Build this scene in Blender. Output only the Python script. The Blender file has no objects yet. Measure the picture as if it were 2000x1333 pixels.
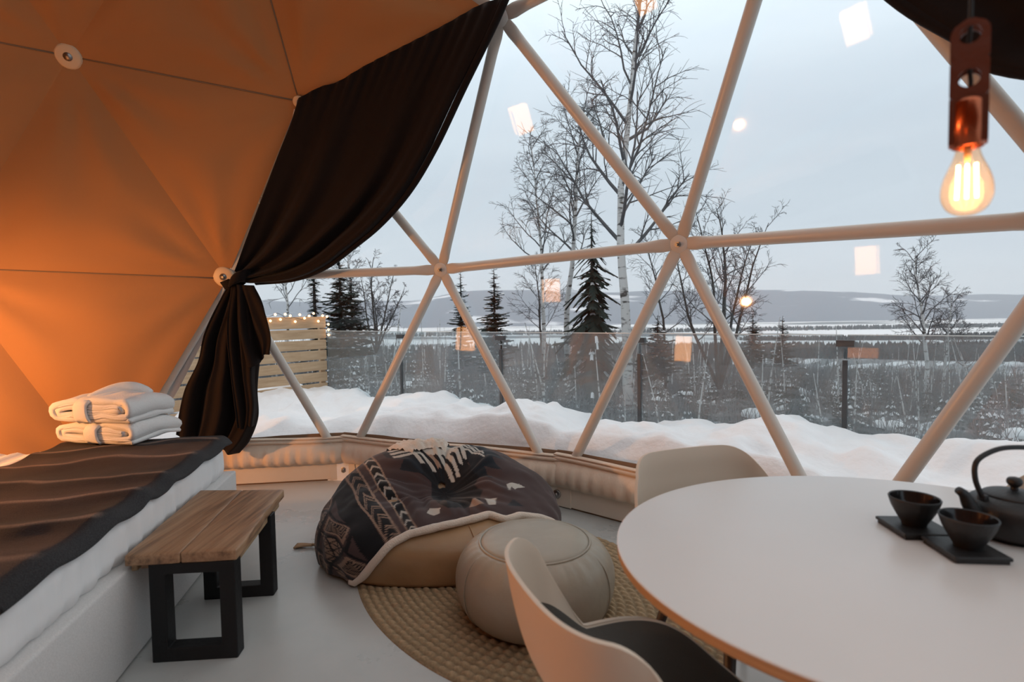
import bpy, bmesh, math, random
import numpy as np
from mathutils import Vector, Matrix
rng = random.Random(7)
nrng = np.random.RandomState(7)
scene = bpy.context.scene
COL = scene.collection
PI = math.pi

# ------------------------------------------------------------------ camera
HC = 1.31636                      # eye height (floor is z = 0)
FPX, PITCH, ROLL = 1062.7, -0.0478, -0.0162
RIGHT = np.array([math.cos(ROLL), -math.sin(PITCH) * math.sin(ROLL), math.cos(PITCH) * math.sin(ROLL)])
FWD = np.array([0, math.cos(PITCH), math.sin(PITCH)])
UPV = np.cross(RIGHT, FWD)
cam_data = bpy.data.cameras.new('camera')
cam = bpy.data.objects.new('camera', cam_data)
COL.objects.link(cam)
cam.matrix_world = Matrix(((RIGHT[0], UPV[0], -FWD[0], 0), (RIGHT[1], UPV[1], -FWD[1], 0),
                           (RIGHT[2], UPV[2], -FWD[2], HC), (0, 0, 0, 1)))
cam_data.sensor_width = 36
cam_data.lens = 36 * FPX / 2000
cam_data.clip_end = 20000
cam_data.dof.use_dof = True
cam_data.dof.focus_distance = 4.2
cam_data.dof.aperture_fstop = 2.6
scene.camera = cam

# ------------------------------------------------------------------ world: overcast winter sky
SKY_STRENGTH = 1.12
world = bpy.data.worlds.new('world')
scene.world = world
world.use_nodes = True
wn, wl = world.node_tree.nodes, world.node_tree.links
wn.clear()
w_out = wn.new('ShaderNodeOutputWorld')
w_bg = wn.new('ShaderNodeBackground')
w_tc = wn.new('ShaderNodeTexCoord')
w_sep = wn.new('ShaderNodeSeparateXYZ')
w_ramp = wn.new('ShaderNodeValToRGB')
w_map = wn.new('ShaderNodeMapping')
w_noise = wn.new('ShaderNodeTexNoise')
w_mix = wn.new('ShaderNodeMix')
w_mix.data_type = 'RGBA'
w_mix.blend_type = 'MULTIPLY'
wl.new(w_tc.outputs['Generated'], w_sep.inputs[0])
wl.new(w_sep.outputs['Z'], w_ramp.inputs[0])
e = w_ramp.color_ramp.elements
e[0].position = 0.0
e[0].color = (0.60, 0.68, 0.75, 1)
e[1].position = 0.48
e[1].color = (0.47, 0.565, 0.64, 1)
e2 = w_ramp.color_ramp.elements.new(1.0)      # an overcast sky grows brighter towards the zenith
e2.color = (2.5, 2.8, 3.0, 1)
w_ramp.color_ramp.interpolation = 'B_SPLINE'
w_map.inputs['Scale'].default_value = (1.2, 1.2, 6.0)
w_noise.inputs['Scale'].default_value = 1.6
w_noise.inputs['Detail'].default_value = 4
wl.new(w_tc.outputs['Generated'], w_map.inputs[0])
wl.new(w_map.outputs[0], w_noise.inputs['Vector'])
w_r2 = wn.new('ShaderNodeValToRGB')
w_r2.color_ramp.elements[0].position = 0.3
w_r2.color_ramp.elements[0].color = (0.95, 0.955, 0.965, 1)
w_r2.color_ramp.elements[1].position = 0.7
w_r2.color_ramp.elements[1].color = (1.05, 1.045, 1.035, 1)
wl.new(w_noise.outputs['Fac'], w_r2.inputs[0])
w_mix.inputs['Factor'].default_value = 1.0
wl.new(w_ramp.outputs[0], w_mix.inputs['A'])
wl.new(w_r2.outputs[0], w_mix.inputs['B'])
wl.new(w_mix.outputs['Result'], w_bg.inputs['Color'])
w_bg.inputs['Strength'].default_value = SKY_STRENGTH
wl.new(w_bg.outputs[0], w_out.inputs['Surface'])

# ------------------------------------------------------------------ exposure and sampling comfort
scene.view_settings.view_transform = 'Standard'
scene.view_settings.look = 'None'
scene.view_settings.gamma = 1.0
scene.view_settings.use_curve_mapping = False
scene.view_settings.exposure = 0.0
cy = scene.cycles
cy.use_denoising = True
cy.max_bounces = 7
cy.diffuse_bounces = 4
cy.glossy_bounces = 3
cy.transmission_bounces = 4
cy.transparent_max_bounces = 24
cy.volume_bounces = 3
cy.sample_clamp_indirect = 4.0
cy.caustics_reflective = False
cy.caustics_refractive = False

# ------------------------------------------------------------------ lamps of the tent (warm bulbs)
WARM = (1.0, 0.43, 0.15)


def lamp(name, loc, power, radius, color=WARM):
    d = bpy.data.lights.new(name, 'POINT')
    d.energy = power
    d.color = color
    d.shadow_soft_size = radius
    o = bpy.data.objects.new(name, d)
    o.location = loc
    COL.objects.link(o)
    return o


BEDSIDE_E, LANTERN_E, ADDED_FIRE_E = 1900.0, 17.0, 4.5      # how brightly the bulb, the lantern and the added fire glow (see the builders in part 4)
lamp('pendant_filament', (0.708, 0.85, 1.50), 1.4, 0.025)

# ------------------------------------------------------------------ helpers


def ray(px, py):
    r, u = (px - 1000) / FPX, -(py - 666.5) / FPX
    return FWD + RIGHT * r + UPV * u


EYE = np.array([0, 0, HC])


def at_z(px, py, z):              # the place a photograph pixel shows, on a level at height z
    d = ray(px, py)
    return EYE + d * ((z - HC) / d[2])


def at_y(px, py, y):              # ... at distance y
    d = ray(px, py)
    return EYE + d * (y / d[1])


def project(P):
    d = np.asarray(P) - EYE
    f = np.maximum(d @ FWD, 1e-3)
    return np.stack([1000 + FPX * (d @ RIGHT) / f, 666.5 - FPX * (d @ UPV) / f], -1)


WPOS = {}                          # world position of each thing's base


def thing(name, label, cat, loc=(0, 0, 0), group=None, rotz=0, kind=None):
    o = bpy.data.objects.new(name, None)
    o.location = loc
    o.rotation_euler = (0, 0, rotz)
    o.empty_display_size = 0.1
    COL.objects.link(o)
    if label:
        o['label'] = label
    if cat:
        o['category'] = cat
    if group:
        o['group'] = group
    if kind:
        o['kind'] = kind
    WPOS[o.name] = np.array(loc, float)
    return o


def tag(o, label, cat, group=None):
    o['label'] = label
    o['category'] = cat
    if group:
        o['group'] = group
    return o


def mesh(name, V, F, mat, smooth=True):
    me = bpy.data.meshes.new(name)
    V = np.asarray(V, float)
    me.from_pydata(V.tolist(), [], F if isinstance(F, list) else [list(map(int, f)) for f in F])
    if mat:
        me.materials.append(mat)
    if smooth:
        me.polygons.foreach_set('use_smooth', [True] * len(me.polygons))
    me.update()
    return me


def obj(name, V, F, mat, parent=None, smooth=True, local=False, bevel=None, kind=None, label=None, solid=None, fix=False, subsurf=0):
    """one mesh object; vertices are in world space unless local"""
    V = np.asarray(V, float)
    if parent is not None and not local:
        V = V - WPOS.get(parent.name, 0)
    me = mesh(name, V, F, mat, smooth)
    if fix:
        bm = bmesh.new()
        bm.from_mesh(me)
        bmesh.ops.recalc_face_normals(bm, faces=bm.faces)
        bm.to_mesh(me)
        bm.free()
    o = bpy.data.objects.new(name, me)
    COL.objects.link(o)
    if parent is not None:
        o.parent = parent
        WPOS[o.name] = WPOS.get(parent.name, np.zeros(3))
    if solid:
        m = o.modifiers.new('thick', 'SOLIDIFY')
        m.thickness = solid
        m.offset = 0
    if bevel:
        m = o.modifiers.new('edge', 'BEVEL')
        m.width = bevel
        m.segments = 2
        m.limit_method = 'ANGLE'
    if subsurf:
        m = o.modifiers.new('smooth', 'SUBSURF')
        m.levels = m.render_levels = subsurf
    if kind:
        o['kind'] = kind
    if label:
        o['label'] = label
    return o


class MB:
    def __init__(self):
        self.V, self.F = [], []

    def add(self, V, F):
        n = len(self.V)
        self.V.extend([list(v) for v in V])
        self.F.extend([[i + n for i in f] for f in F])
        return self

    def box(self, c, s, X=(1, 0, 0), Y=(0, 1, 0), Z=(0, 0, 1)):
        c, X, Y, Z = [np.array(a, float) for a in (c, X, Y, Z)]
        V = [c + X * (sx * s[0] / 2) + Y * (sy * s[1] / 2) + Z * (sz * s[2] / 2)
             for sz in (-1, 1) for sy in (-1, 1) for sx in (-1, 1)]
        return self.add(V, [[0, 2, 3, 1], [4, 5, 7, 6], [0, 1, 5, 4], [2, 6, 7, 3], [0, 4, 6, 2], [1, 3, 7, 5]])

    def tube(self, path, rad, n=8, cap=True, up=(0, 0, 1)):
        path = np.asarray(path, float)
        k = len(path)
        rad = np.broadcast_to(np.asarray(rad, float), (k,)) if np.ndim(rad) < 2 else np.asarray(rad)
        T = np.gradient(path, axis=0)
        T /= np.linalg.norm(T, axis=1)[:, None] + 1e-12
        V = []
        upv = np.array(up, float)
        if abs(T[0] @ upv) > .95:
            upv = np.array([1.0, 0, 0])
        a = np.cross(T[0], upv)
        a /= np.linalg.norm(a)
        for i in range(k):
            a = a - T[i] * (a @ T[i])
            a /= np.linalg.norm(a) + 1e-12
            b = np.cross(T[i], a)
            for j in range(n):
                t = 2 * PI * j / n
                V.append(path[i] + (a * math.cos(t) + b * math.sin(t)) * rad[i])
        F = [[i * n + j, i * n + (j + 1) % n, (i + 1) * n + (j + 1) % n, (i + 1) * n + j] for i in range(k - 1) for j in range(n)]
        if cap:
            F += [list(range(n))[::-1], [(k - 1) * n + j for j in range(n)]]
        return self.add(V, F)

    def lathe(self, prof, c=(0, 0, 0), n=32, close=False):
        prof = np.asarray(prof, float)
        k = len(prof)
        V = [(c[0] + r * math.cos(2 * PI * j / n), c[1] + r * math.sin(2 * PI * j / n), c[2] + z) for r, z in prof for j in range(n)]
        F = [[i * n + j, i * n + (j + 1) % n, (i + 1) * n + (j + 1) % n, (i + 1) * n + j] for i in range(k - 1) for j in range(n)]
        if close:
            F += [list(range(n))[::-1], [(k - 1) * n + j for j in range(n)]]
        return self.add(V, F)

    def build(self, name, mat, parent=None, **k):
        return obj(name, self.V, self.F, mat, parent, **k)


def grid_faces(nu, nv, wrap=False):
    """faces of a grid with nu rows and nv columns"""
    F = []
    for i in range(nu - 1):
        for j in range(nv if wrap else nv - 1):
            F.append([i * nv + j, i * nv + (j + 1) % nv, (i + 1) * nv + (j + 1) % nv, (i + 1) * nv + j])
    return F


def bez(*P, n=12):
    P = [np.asarray(p, float) for p in P]
    out = []
    for t in np.linspace(0, 1, n):
        Q = P
        while len(Q) > 1:
            Q = [a * (1 - t) + b * t for a, b in zip(Q[:-1], Q[1:])]
        out.append(Q[0])
    return np.array(out)


def spline(P, n):
    """Catmull-Rom through points, n samples even in length"""
    P = np.asarray(P, float)
    Q = np.vstack([2 * P[0] - P[1], P, 2 * P[-1] - P[-2]])
    out = []
    for i in range(1, len(Q) - 2):
        for t in np.linspace(0, 1, 14, endpoint=False):
            a, b, c, d = Q[i - 1:i + 3]
            out.append(.5 * ((2 * b) + (c - a) * t + (2 * a - 5 * b + 4 * c - d) * t * t + (3 * b - a - 3 * c + d) * t ** 3))
    out.append(P[-1])
    out = np.array(out)
    s = np.r_[0, np.cumsum(np.linalg.norm(np.diff(out, axis=0), axis=1))]
    t = np.linspace(0, s[-1], n)
    return np.stack([np.interp(t, s, out[:, k]) for k in range(out.shape[1])], 1)


_LAT = np.random.RandomState(3).rand(256, 256)


def vnoise(x, y):
    x, y = np.asarray(x, float), np.asarray(y, float)
    xi, yi = np.floor(x).astype(int), np.floor(y).astype(int)
    fx, fy = x - xi, y - yi
    fx, fy = fx * fx * (3 - 2 * fx), fy * fy * (3 - 2 * fy)
    g = lambda a, b: _LAT[a % 256, b % 256]
    return (g(xi, yi) * (1 - fx) + g(xi + 1, yi) * fx) * (1 - fy) + (g(xi, yi + 1) * (1 - fx) + g(xi + 1, yi + 1) * fx) * fy


def fbm(x, y, o=4):
    s, a, t = 0, .5, 0
    for k in range(o):
        s = s + a * vnoise(np.asarray(x) * 2 ** k + 17 * k, np.asarray(y) * 2 ** k + 31 * k)
        t += a
        a *= .5
    return s / t


# ------------------------------------------------------------------ materials
def srgb(r, g, b):
    f = lambda c: (c / 255 / 12.92) if c / 255 <= .04045 else ((c / 255 + .055) / 1.055) ** 2.4
    return (f(r), f(g), f(b), 1)


def material(name, col, rough=.6, metal=0, spec=.5, noise=None, bump=None, sheen=0, coat=0, col2=None, stretch=(1, 1, 1), trans=0, emit=None, alpha=None):
    m = bpy.data.materials.new(name)
    m.use_nodes = True
    N, L = m.node_tree.nodes, m.node_tree.links
    p = N['Principled BSDF']
    p.inputs['Base Color'].default_value = (*col[:3], 1)
    p.inputs['Roughness'].default_value = rough
    p.inputs['Metallic'].default_value = metal
    p.inputs['Specular IOR Level'].default_value = spec
    p.inputs['Sheen Weight'].default_value = sheen
    p.inputs['Coat Weight'].default_value = coat
    p.inputs['Transmission Weight'].default_value = trans
    if emit:
        p.inputs['Emission Color'].default_value = (*emit[0], 1)
        p.inputs['Emission Strength'].default_value = emit[1]
    if noise or bump:
        tc = N.new('ShaderNodeTexCoord')
        mp = N.new('ShaderNodeMapping')
        mp.inputs['Scale'].default_value = stretch
        L.new(tc.outputs['Object'], mp.inputs[0])
    if noise:
        nz = N.new('ShaderNodeTexNoise')
        nz.inputs['Scale'].default_value = noise[0]
        nz.inputs['Detail'].default_value = noise[2] if len(noise) > 2 else 4
        L.new(mp.outputs[0], nz.inputs['Vector'])
        rp = N.new('ShaderNodeValToRGB')
        c2 = col2 if col2 else tuple(c * (1 - noise[1]) for c in col[:3])
        rp.color_ramp.elements[0].color = (*c2[:3], 1)
        rp.color_ramp.elements[1].color = (*col[:3], 1)
        rp.color_ramp.elements[0].position = .35
        rp.color_ramp.elements[1].position = .65
        L.new(nz.outputs['Fac'], rp.inputs[0])
        L.new(rp.outputs[0], p.inputs['Base Color'])
    if bump:
        bz = N.new('ShaderNodeTexNoise')
        bz.inputs['Scale'].default_value = bump[0]
        bz.inputs['Detail'].default_value = bump[2] if len(bump) > 2 else 3
        L.new(mp.outputs[0], bz.inputs['Vector'])
        bn = N.new('ShaderNodeBump')
        bn.inputs['Strength'].default_value = bump[1]
        bn.inputs['Distance'].default_value = bump[3] if len(bump) > 3 else .01
        L.new(bz.outputs['Fac'], bn.inputs['Height'])
        L.new(bn.outputs[0], p.inputs['Normal'])
    return m


def glass_sheet(name, tint, haze, ior=1.45):
    """clear thin sheet: lets light straight through, mirrors by Fresnel, a little dusty"""
    m = bpy.data.materials.new(name)
    m.use_nodes = True
    N, L = m.node_tree.nodes, m.node_tree.links
    N.clear()
    out = N.new('ShaderNodeOutputMaterial')
    tr = N.new('ShaderNodeBsdfTransparent')
    tr.inputs[0].default_value = (*tint, 1)
    gl = N.new('ShaderNodeBsdfGlossy')
    gl.inputs['Roughness'].default_value = 0.03
    df = N.new('ShaderNodeBsdfDiffuse')
    df.inputs[0].default_value = (.8, .82, .84, 1)
    # Schlick reflectance of a thin sheet, the same from either side
    lw = N.new('ShaderNodeLayerWeight')
    pw = N.new('ShaderNodeMath')
    pw.operation = 'POWER'
    pw.inputs[1].default_value = 5
    fr = N.new('ShaderNodeMath')
    fr.operation = 'MULTIPLY_ADD'
    f0 = 1.0 * ((ior - 1) / (ior + 1)) ** 2
    fr.inputs[1].default_value = 1 - f0
    fr.inputs[2].default_value = f0
    lw.inputs['Blend'].default_value = .5
    L.new(lw.outputs['Facing'], pw.inputs[0])
    L.new(pw.outputs[0], fr.inputs[0])
    m1, m2 = N.new('ShaderNodeMixShader'), N.new('ShaderNodeMixShader')
    m1.inputs[0].default_value = haze
    L.new(tr.outputs[0], m1.inputs[1])
    L.new(df.outputs[0], m1.inputs[2])
    L.new(fr.outputs[0], m2.inputs[0])
    L.new(m1.outputs[0], m2.inputs[1])
    L.new(gl.outputs[0], m2.inputs[2])
    L.new(m2.outputs[0], out.inputs['Surface'])
    return m


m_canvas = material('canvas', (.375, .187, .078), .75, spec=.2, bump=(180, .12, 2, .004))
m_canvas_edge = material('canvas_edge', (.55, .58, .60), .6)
m_frame = material('white_powder_coat', (.62, .575, .52), .35)
m_steel = material('bolt_steel', (.35, .34, .33), .35, metal=1)
m_button = material('cream_button', (.66, .50, .33), .5)
m_pane = glass_sheet('clear_vinyl', (.985, .99, .995), .008)
m_rail_glass = glass_sheet('railing_glass', (.86, .91, .925), .11)
m_liner = material('liner_fabric', (.72, .58, .46), .7, bump=(14, .35, 4, .03), stretch=(1, 1, .35))
m_liner_welt = material('liner_welt', (.55, .36, .26), .6)
m_skirt = material('skirting_board', (.72, .63, .53), .5, noise=(3, .06))
m_flap = material('brown_webbing', (.20, .12, .07), .8)
m_black = material('black_paint', (.009, .0095, .0105), .55, spec=.3, bump=(60, .15))
m_curtain = material('brown_velvet', (.0105, .0066, .0056), .8, spec=.12, sheen=.04, bump=(120, .1))
m_concrete = None


def ramp_material(name, stops, scale, detail=6, rough=(.3, .5), bump=.1, stretch=(1, 1, 1), dist=.003, spec=.5):
    m = bpy.data.materials.new(name)
    m.use_nodes = True
    N, L = m.node_tree.nodes, m.node_tree.links
    p = N['Principled BSDF']
    p.inputs['Specular IOR Level'].default_value = spec
    tc, mp, nz, rp = N.new('ShaderNodeTexCoord'), N.new('ShaderNodeMapping'), N.new('ShaderNodeTexNoise'), N.new('ShaderNodeValToRGB')
    mp.inputs['Scale'].default_value = stretch
    nz.inputs['Scale'].default_value = scale
    nz.inputs['Detail'].default_value = detail
    nz.inputs['Roughness'].default_value = .62
    L.new(tc.outputs['Object'], mp.inputs[0])
    L.new(mp.outputs[0], nz.inputs['Vector'])
    L.new(nz.outputs['Fac'], rp.inputs[0])
    el = rp.color_ramp.elements
    while len(el) < len(stops):
        el.new(.5)
    for q, (pos, c) in zip(el, stops):
        q.position = pos
        q.color = (*c[:3], 1)
    L.new(rp.outputs[0], p.inputs['Base Color'])
    mr = N.new('ShaderNodeMapRange')
    mr.inputs['To Min'].default_value, mr.inputs['To Max'].default_value = rough
    L.new(nz.outputs['Fac'], mr.inputs['Value'])
    L.new(mr.outputs[0], p.inputs['Roughness'])
    bn = N.new('ShaderNodeBump')
    bn.inputs['Strength'].default_value = bump
    bn.inputs['Distance'].default_value = dist
    L.new(nz.outputs['Fac'], bn.inputs['Height'])
    L.new(bn.outputs[0], p.inputs['Normal'])
    return m


m_concrete = ramp_material('polished_concrete', [(.22, (.34, .35, .345)), (.5, (.43, .44, .43)), (.78, (.50, .50, .485))], 1.5, 9, (.16, .42), .12)

# ------------------------------------------------------------------ the dome: a 3-frequency geodesic shell
R, BASE = 4.3, 0.09
CEN = np.array([-1.82883, 0.12879, 0.907])
YAW, OX, OY = 1.9946, -0.1476, 0.4


def geodesic(n):
    phi = (1 + 5 ** .5) / 2
    ico = np.array([v for a in (-1, 1) for b in (-phi, phi) for v in ((0, a, b), (a, b, 0), (b, 0, a))], float)
    ico /= np.linalg.norm(ico[0])
    d = np.linalg.norm(ico[:, None] - ico[None], axis=2)
    el = np.min(d[d > .1])
    pts, tris = [], []

    def add(p):
        p = p / np.linalg.norm(p)
        for i, q in enumerate(pts):
            if np.linalg.norm(p - q) < 1e-5:
                return i
        pts.append(p)
        return len(pts) - 1
    for a in range(12):
        for b in range(a + 1, 12):
            for c in range(b + 1, 12):
                if max(d[a, b], d[b, c], d[a, c]) > el + .01:
                    continue
                ix = {(i, j): add(ico[a] * i + ico[b] * j + ico[c] * (n - i - j)) for i in range(n + 1) for j in range(n + 1 - i)}
                for (i, j) in ix:
                    if (i + 1, j + 1) in ix or (i + j < n):
                        if (i + 1, j) in ix and (i, j + 1) in ix:
                            tris.append((ix[i, j], ix[i + 1, j], ix[i, j + 1]))
                        if (i + 1, j + 1) in ix:
                            tris.append((ix[i + 1, j], ix[i + 1, j + 1], ix[i, j + 1]))
    v = ico[0]
    z = np.array([0, 0, 1.])
    ax = np.cross(v, z)
    s, c = np.linalg.norm(ax), v @ z
    ax /= s
    K = np.array([[0, -ax[2], ax[1]], [ax[2], 0, -ax[0]], [-ax[1], ax[0], 0]])
    return np.array(pts) @ (np.eye(3) + s * K + (1 - c) * K @ K).T, tris


NODE, TRI = geodesic(3)
ring = (NODE[:, 2] < -.1) & (NODE[:, 2] > -.25)
NODE[ring, 2] = -.19
NODE[ring, :2] *= (math.sqrt(1 - .19 ** 2) / np.linalg.norm(NODE[ring, :2], axis=1))[:, None]
cc, ss = math.cos(YAW), math.sin(YAW)
dx, dy = NODE[:, 0] - OX, NODE[:, 1] - OY
NODE = np.stack([(dx * cc + dy * ss) * R, (-dx * ss + dy * cc) * R, (NODE[:, 2] + .19) * R + BASE], 1)
TRI = [t for t in TRI if min(NODE[i, 2] for i in t) > 0.05]
# nodes measured from the photograph (the built dome sags a little from the ideal)
MEAS = {'A': (1.007, 3.257, 1.722), 'B': (-.528, 4.156, 1.67), 'C': (-2.23, 4.345, 1.648), 'D': (-1.462, 3.94, 2.864),
        'G': (-.036, 3.359, 3.108), 'E': (2.023, 1.9, 1.625), 'T': (1.175, 2.279, 3.109), 'H': (-2.875, 3.688, 3.081),
        'N1': (-1.374, 4.384, .09), 'N2': (.308, 3.697, .09), 'N3': (1.59, 2.581, .09)}
ID = {}
for k, p in MEAS.items():
    i = int(np.argmin(np.linalg.norm(NODE - np.array(p), axis=1)))
    NODE[i] = p
    ID[k] = i
NB = {}
for t in TRI:
    for a in t:
        NB.setdefault(a, set()).update(x for x in t if x != a)


def third(a, b, *no):
    return [x for x in NB[a] & NB[b] if x not in no and tuple(sorted((a, b, x))) in {tuple(sorted(t)) for t in TRI}][0]


ID['N0'] = third(ID['C'], ID['N1'], ID['B'])
ID['Dm'] = third(ID['T'], ID['E'], ID['A'])
ID['Cm'] = third(ID['E'], ID['Dm'], ID['T'])
ID['N1m'] = third(ID['E'], ID['N3'], ID['A'])
ID['N0m'] = third(ID['Cm'], ID['N1m'], ID['E'])
P = {k: NODE[i] for k, i in ID.items()}
PANES = ['B N1 N2', 'A N2 N3', 'A B N2', 'A B G', 'B D G', 'A G T', 'A T E', 'A N3 E', 'B C D', 'B C N1', 'C N0 N1',
         'E Dm T', 'E Dm Cm', 'E Cm N1m', 'E N3 N1m', 'Cm N1m N0m']
pane_sets = {frozenset(ID[x] for x in s.split()) for s in PANES}
FLOOR_RING = sorted([i for i in NB if NODE[i, 2] < .12], key=lambda i: math.atan2(NODE[i, 1] - CEN[1], NODE[i, 0] - CEN[0]))


def out_dir(p):
    d = np.asarray(p) - CEN
    return d / np.linalg.norm(d)


def on_shell(px, py, inset=0.0):   # the place on the dome's inside that a photograph pixel shows
    d = ray(px, py)
    d = d / np.linalg.norm(d)
    o = EYE - CEN
    b = o @ d
    return EYE + d * (-b + math.sqrt(b * b - (o @ o - (R - inset) ** 2)))


# floor
n = 96
ringp = [(CEN[0] + (R + .25) * math.cos(2 * PI * k / n), CEN[1] + (R + .25) * math.sin(2 * PI * k / n)) for k in range(n)]
fl = MB()
fl.add([(x, y, 0) for x, y in ringp] + [(x, y, -.15) for x, y in ringp],
       [list(range(n))] + [[k, n + k, n + (k + 1) % n, (k + 1) % n] for k in range(n)] + [list(range(n, 2 * n))[::-1]])
fl.build('floor', m_concrete, smooth=False, kind='structure')

# clear panes added overhead and to the right, unseen, to brighten the room
ADDED_SETS = []
for t in TRI:
    c = NODE[list(t)].mean(0)
    if frozenset(t) not in pane_sets and ((c[2] > 3.7 and c[0] > -1.6 and c[1] < 1.9 and c[1] > -2.6) or (c[0] > .9 and c[1] > -2.2 and c[2] > .1) or (c[0] > -.8 and c[1] > 1.8 and c[2] > 3.3)):
        ADDED_SETS.append(frozenset(t))

# window: struts, hubs and clear panes
added_panes = thing('added_window', 'clear dome panes added overhead and on the right flank to brighten the room', None, (0.5, 0, 0.0), kind='structure')
window = thing('window_1', 'wide clear geodesic window of white tubes and vinyl panes', None, (0.5, 3.4, 0.0), kind='structure')
done = set()
for key in sorted(tuple(sorted(s)) for s in pane_sets | set(ADDED_SETS)):
    tri = [NODE[i] for i in key]
    q = [p + out_dir(p) * .05 for p in tri]
    nrm = np.cross(q[1] - q[0], q[2] - q[0])
    nrm /= np.linalg.norm(nrm)
    if nrm @ out_dir(q[0]) < 0:
        nrm = -nrm
        q = q[::-1]
    V = q
    o = obj('pane', V, [[0, 1, 2]], m_pane, window if frozenset(key) in pane_sets else added_panes, smooth=False)
    for a, b in ((0, 1), (1, 2), (0, 2)):
        done.add(tuple(sorted((key[a], key[b]))))
STRUT_R = .034
nodes_used = set()
for a, b in sorted(done):
    pa, pb = NODE[a], NODE[b]
    if pa[2] < .12 and pb[2] < .12:
        continue
    nodes_used |= {a, b}
    ax = (pb - pa) / np.linalg.norm(pb - pa)
    rad = out_dir((pa + pb) / 2)
    rad = rad - ax * (rad @ ax)
    rad /= np.linalg.norm(rad)
    side = np.cross(ax, rad)
    Ls = np.linalg.norm(pb - pa)
    st = [(.02, .030, .006), (.07, .038, .007), (.11, .041, .013), (.16, .037, .027), (.21, STRUT_R, STRUT_R)]
    st = st + [(Ls - s, w, h) for s, w, h in st[::-1]]
    V, nn = [], 14
    for s, w, h in st:
        for j in range(nn):
            t = 2 * PI * j / nn
            V.append(pa + ax * s + side * (w * math.cos(t)) + rad * (h * math.sin(t)))
    F = grid_faces(len(st), nn, wrap=True) + [list(range(nn)), [(len(st) - 1) * nn + j for j in range(nn)]]
    obj('strut', V, F, m_frame, window, fix=True)
m_hub = material('hub_paint', (.70, .68, .65), .4)
for i in sorted(nodes_used):
    if NODE[i, 2] < .12:
        continue
    p = NODE[i]
    nrm = -out_dir(p)
    a = np.cross(nrm, (0, 0, 1))
    a /= np.linalg.norm(a)
    b = np.cross(a, nrm)
    V, nn = [], 20
    for off, r in ((-.004, .052), (.016, .055), (.02, .050), (.02, .001)):
        for j in range(nn):
            t = 2 * PI * j / nn
            V.append(p + nrm * off + (a * math.cos(t) + b * math.sin(t)) * r)
    hub = obj('hub', V, grid_faces(4, nn, wrap=True), m_hub, window, fix=True)
    mb = MB()
    mb.tube([p + nrm * .018, p + nrm * .034], .017, 6)
    mb.tube([p + nrm * .034, p + nrm * .055], .009, 8)
    mb.build('bolt', m_steel, hub, smooth=False)

# canvas panels of walls and ceiling
walls = {}
for nm, lab in (('wall_left', 'cream canvas dome wall behind the bed'), ('wall_back', 'canvas dome wall opposite the window'),
                ('wall_right', 'canvas dome wall at the table end'), ('ceiling', 'canvas upper part of the dome')):
    walls[nm] = thing(nm, lab, None, tuple(CEN * [1, 1, 0]), kind='structure')
INS = .055
SEAM_N = 34
for t in TRI:
    if frozenset(t) in pane_sets or frozenset(t) in ADDED_SETS:
        continue
    tri = [NODE[i] - out_dir(NODE[i]) * INS for i in t]
    c = sum(tri) / 3
    if np.cross(tri[1] - tri[0], tri[2] - tri[0]) @ out_dir(c) > 0:
        tri = [tri[0], tri[2], tri[1]]
    seen = c[1] > 1.2
    n = SEAM_N if seen else 8
    B = np.array([(i / n, j / n, (n - i - j) / n) for i in range(n + 1) for j in range(n + 1 - i)])
    V = B @ np.array(tri)
    bell = 27 * B[:, 0] * B[:, 1] * B[:, 2]
    edge = np.min(B, axis=1)
    disp = .034 * bell ** .8
    if seen:
        cr = np.zeros(len(V))
        for k in range(3):
            d = V - tri[k]
            dist = np.linalg.norm(d, axis=1)
            e1 = tri[(k + 1) % 3] - tri[k]
            e1 = e1 / np.linalg.norm(e1)
            e2 = np.cross(out_dir(tri[k]), e1)
            ang = np.arctan2(d @ e2, d @ e1)
            cr += np.sin(ang * 13 + k * 2.1 + t[0]) * np.exp(-dist / .55) * np.clip(edge * 9, 0, 1) * .034 * np.clip(dist / .3, 0, 1)
        disp = disp + cr + (fbm(V[:, 0] * 1.3 + V[:, 1] * .7 + 5, V[:, 2] * 1.3, 2) - .5) * .05 * np.clip(edge * 6, 0, 1)
    V = V - out_dir(c)[None] * disp[:, None]
    V[:, 2] = np.maximum(V[:, 2], 0.003)
    ix = {}
    k = 0
    for i in range(n + 1):
        for j in range(n + 1 - i):
            ix[i, j] = k
            k += 1
    F = []
    for i in range(n):
        for j in range(n - i):
            F.append([ix[i, j], ix[i + 1, j], ix[i, j + 1]])
            if i + j < n - 1:
                F.append([ix[i + 1, j], ix[i + 1, j + 1], ix[i, j + 1]])
    if c[2] > 3.0:
        w = 'ceiling'
    elif c[0] > CEN[0] + 2.2:
        w = 'wall_right'
    elif c[1] < -.6:
        w = 'wall_back'
    else:
        w = 'wall_left'
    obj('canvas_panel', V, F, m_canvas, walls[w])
# round cream buttons on canvas nodes
for k in ('H', 'C', 'D'):
    p = P[k] - out_dir(P[k]) * (.070 if k != 'D' else .085)
    if k == 'C':
        p = on_shell(437, 541, .075)
    if k == 'D':
        p = on_shell(583, 199, .085)
    nrm = -out_dir(p)
    a = np.cross(nrm, (0, 0, 1))
    a /= np.linalg.norm(a)
    b = np.cross(a, nrm)
    V, nn = [], 24
    rr = .078 if k != 'D' else .04
    for off, r in ((-.01, rr), (.004, rr), (.012, rr * .85), (.013, rr * .32)):
        for j in range(nn):
            q = 2 * PI * j / nn
            V.append(p + nrm * off + (a * math.cos(q) + b * math.sin(q)) * r)
    bt = obj('canvas_button', V, grid_faces(4, nn, wrap=True), m_button, walls['wall_left'], fix=True)
    MB().tube([p + nrm * .0, p + nrm * .016], rr * .34, 12).build('bolt', m_steel, bt)
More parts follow.
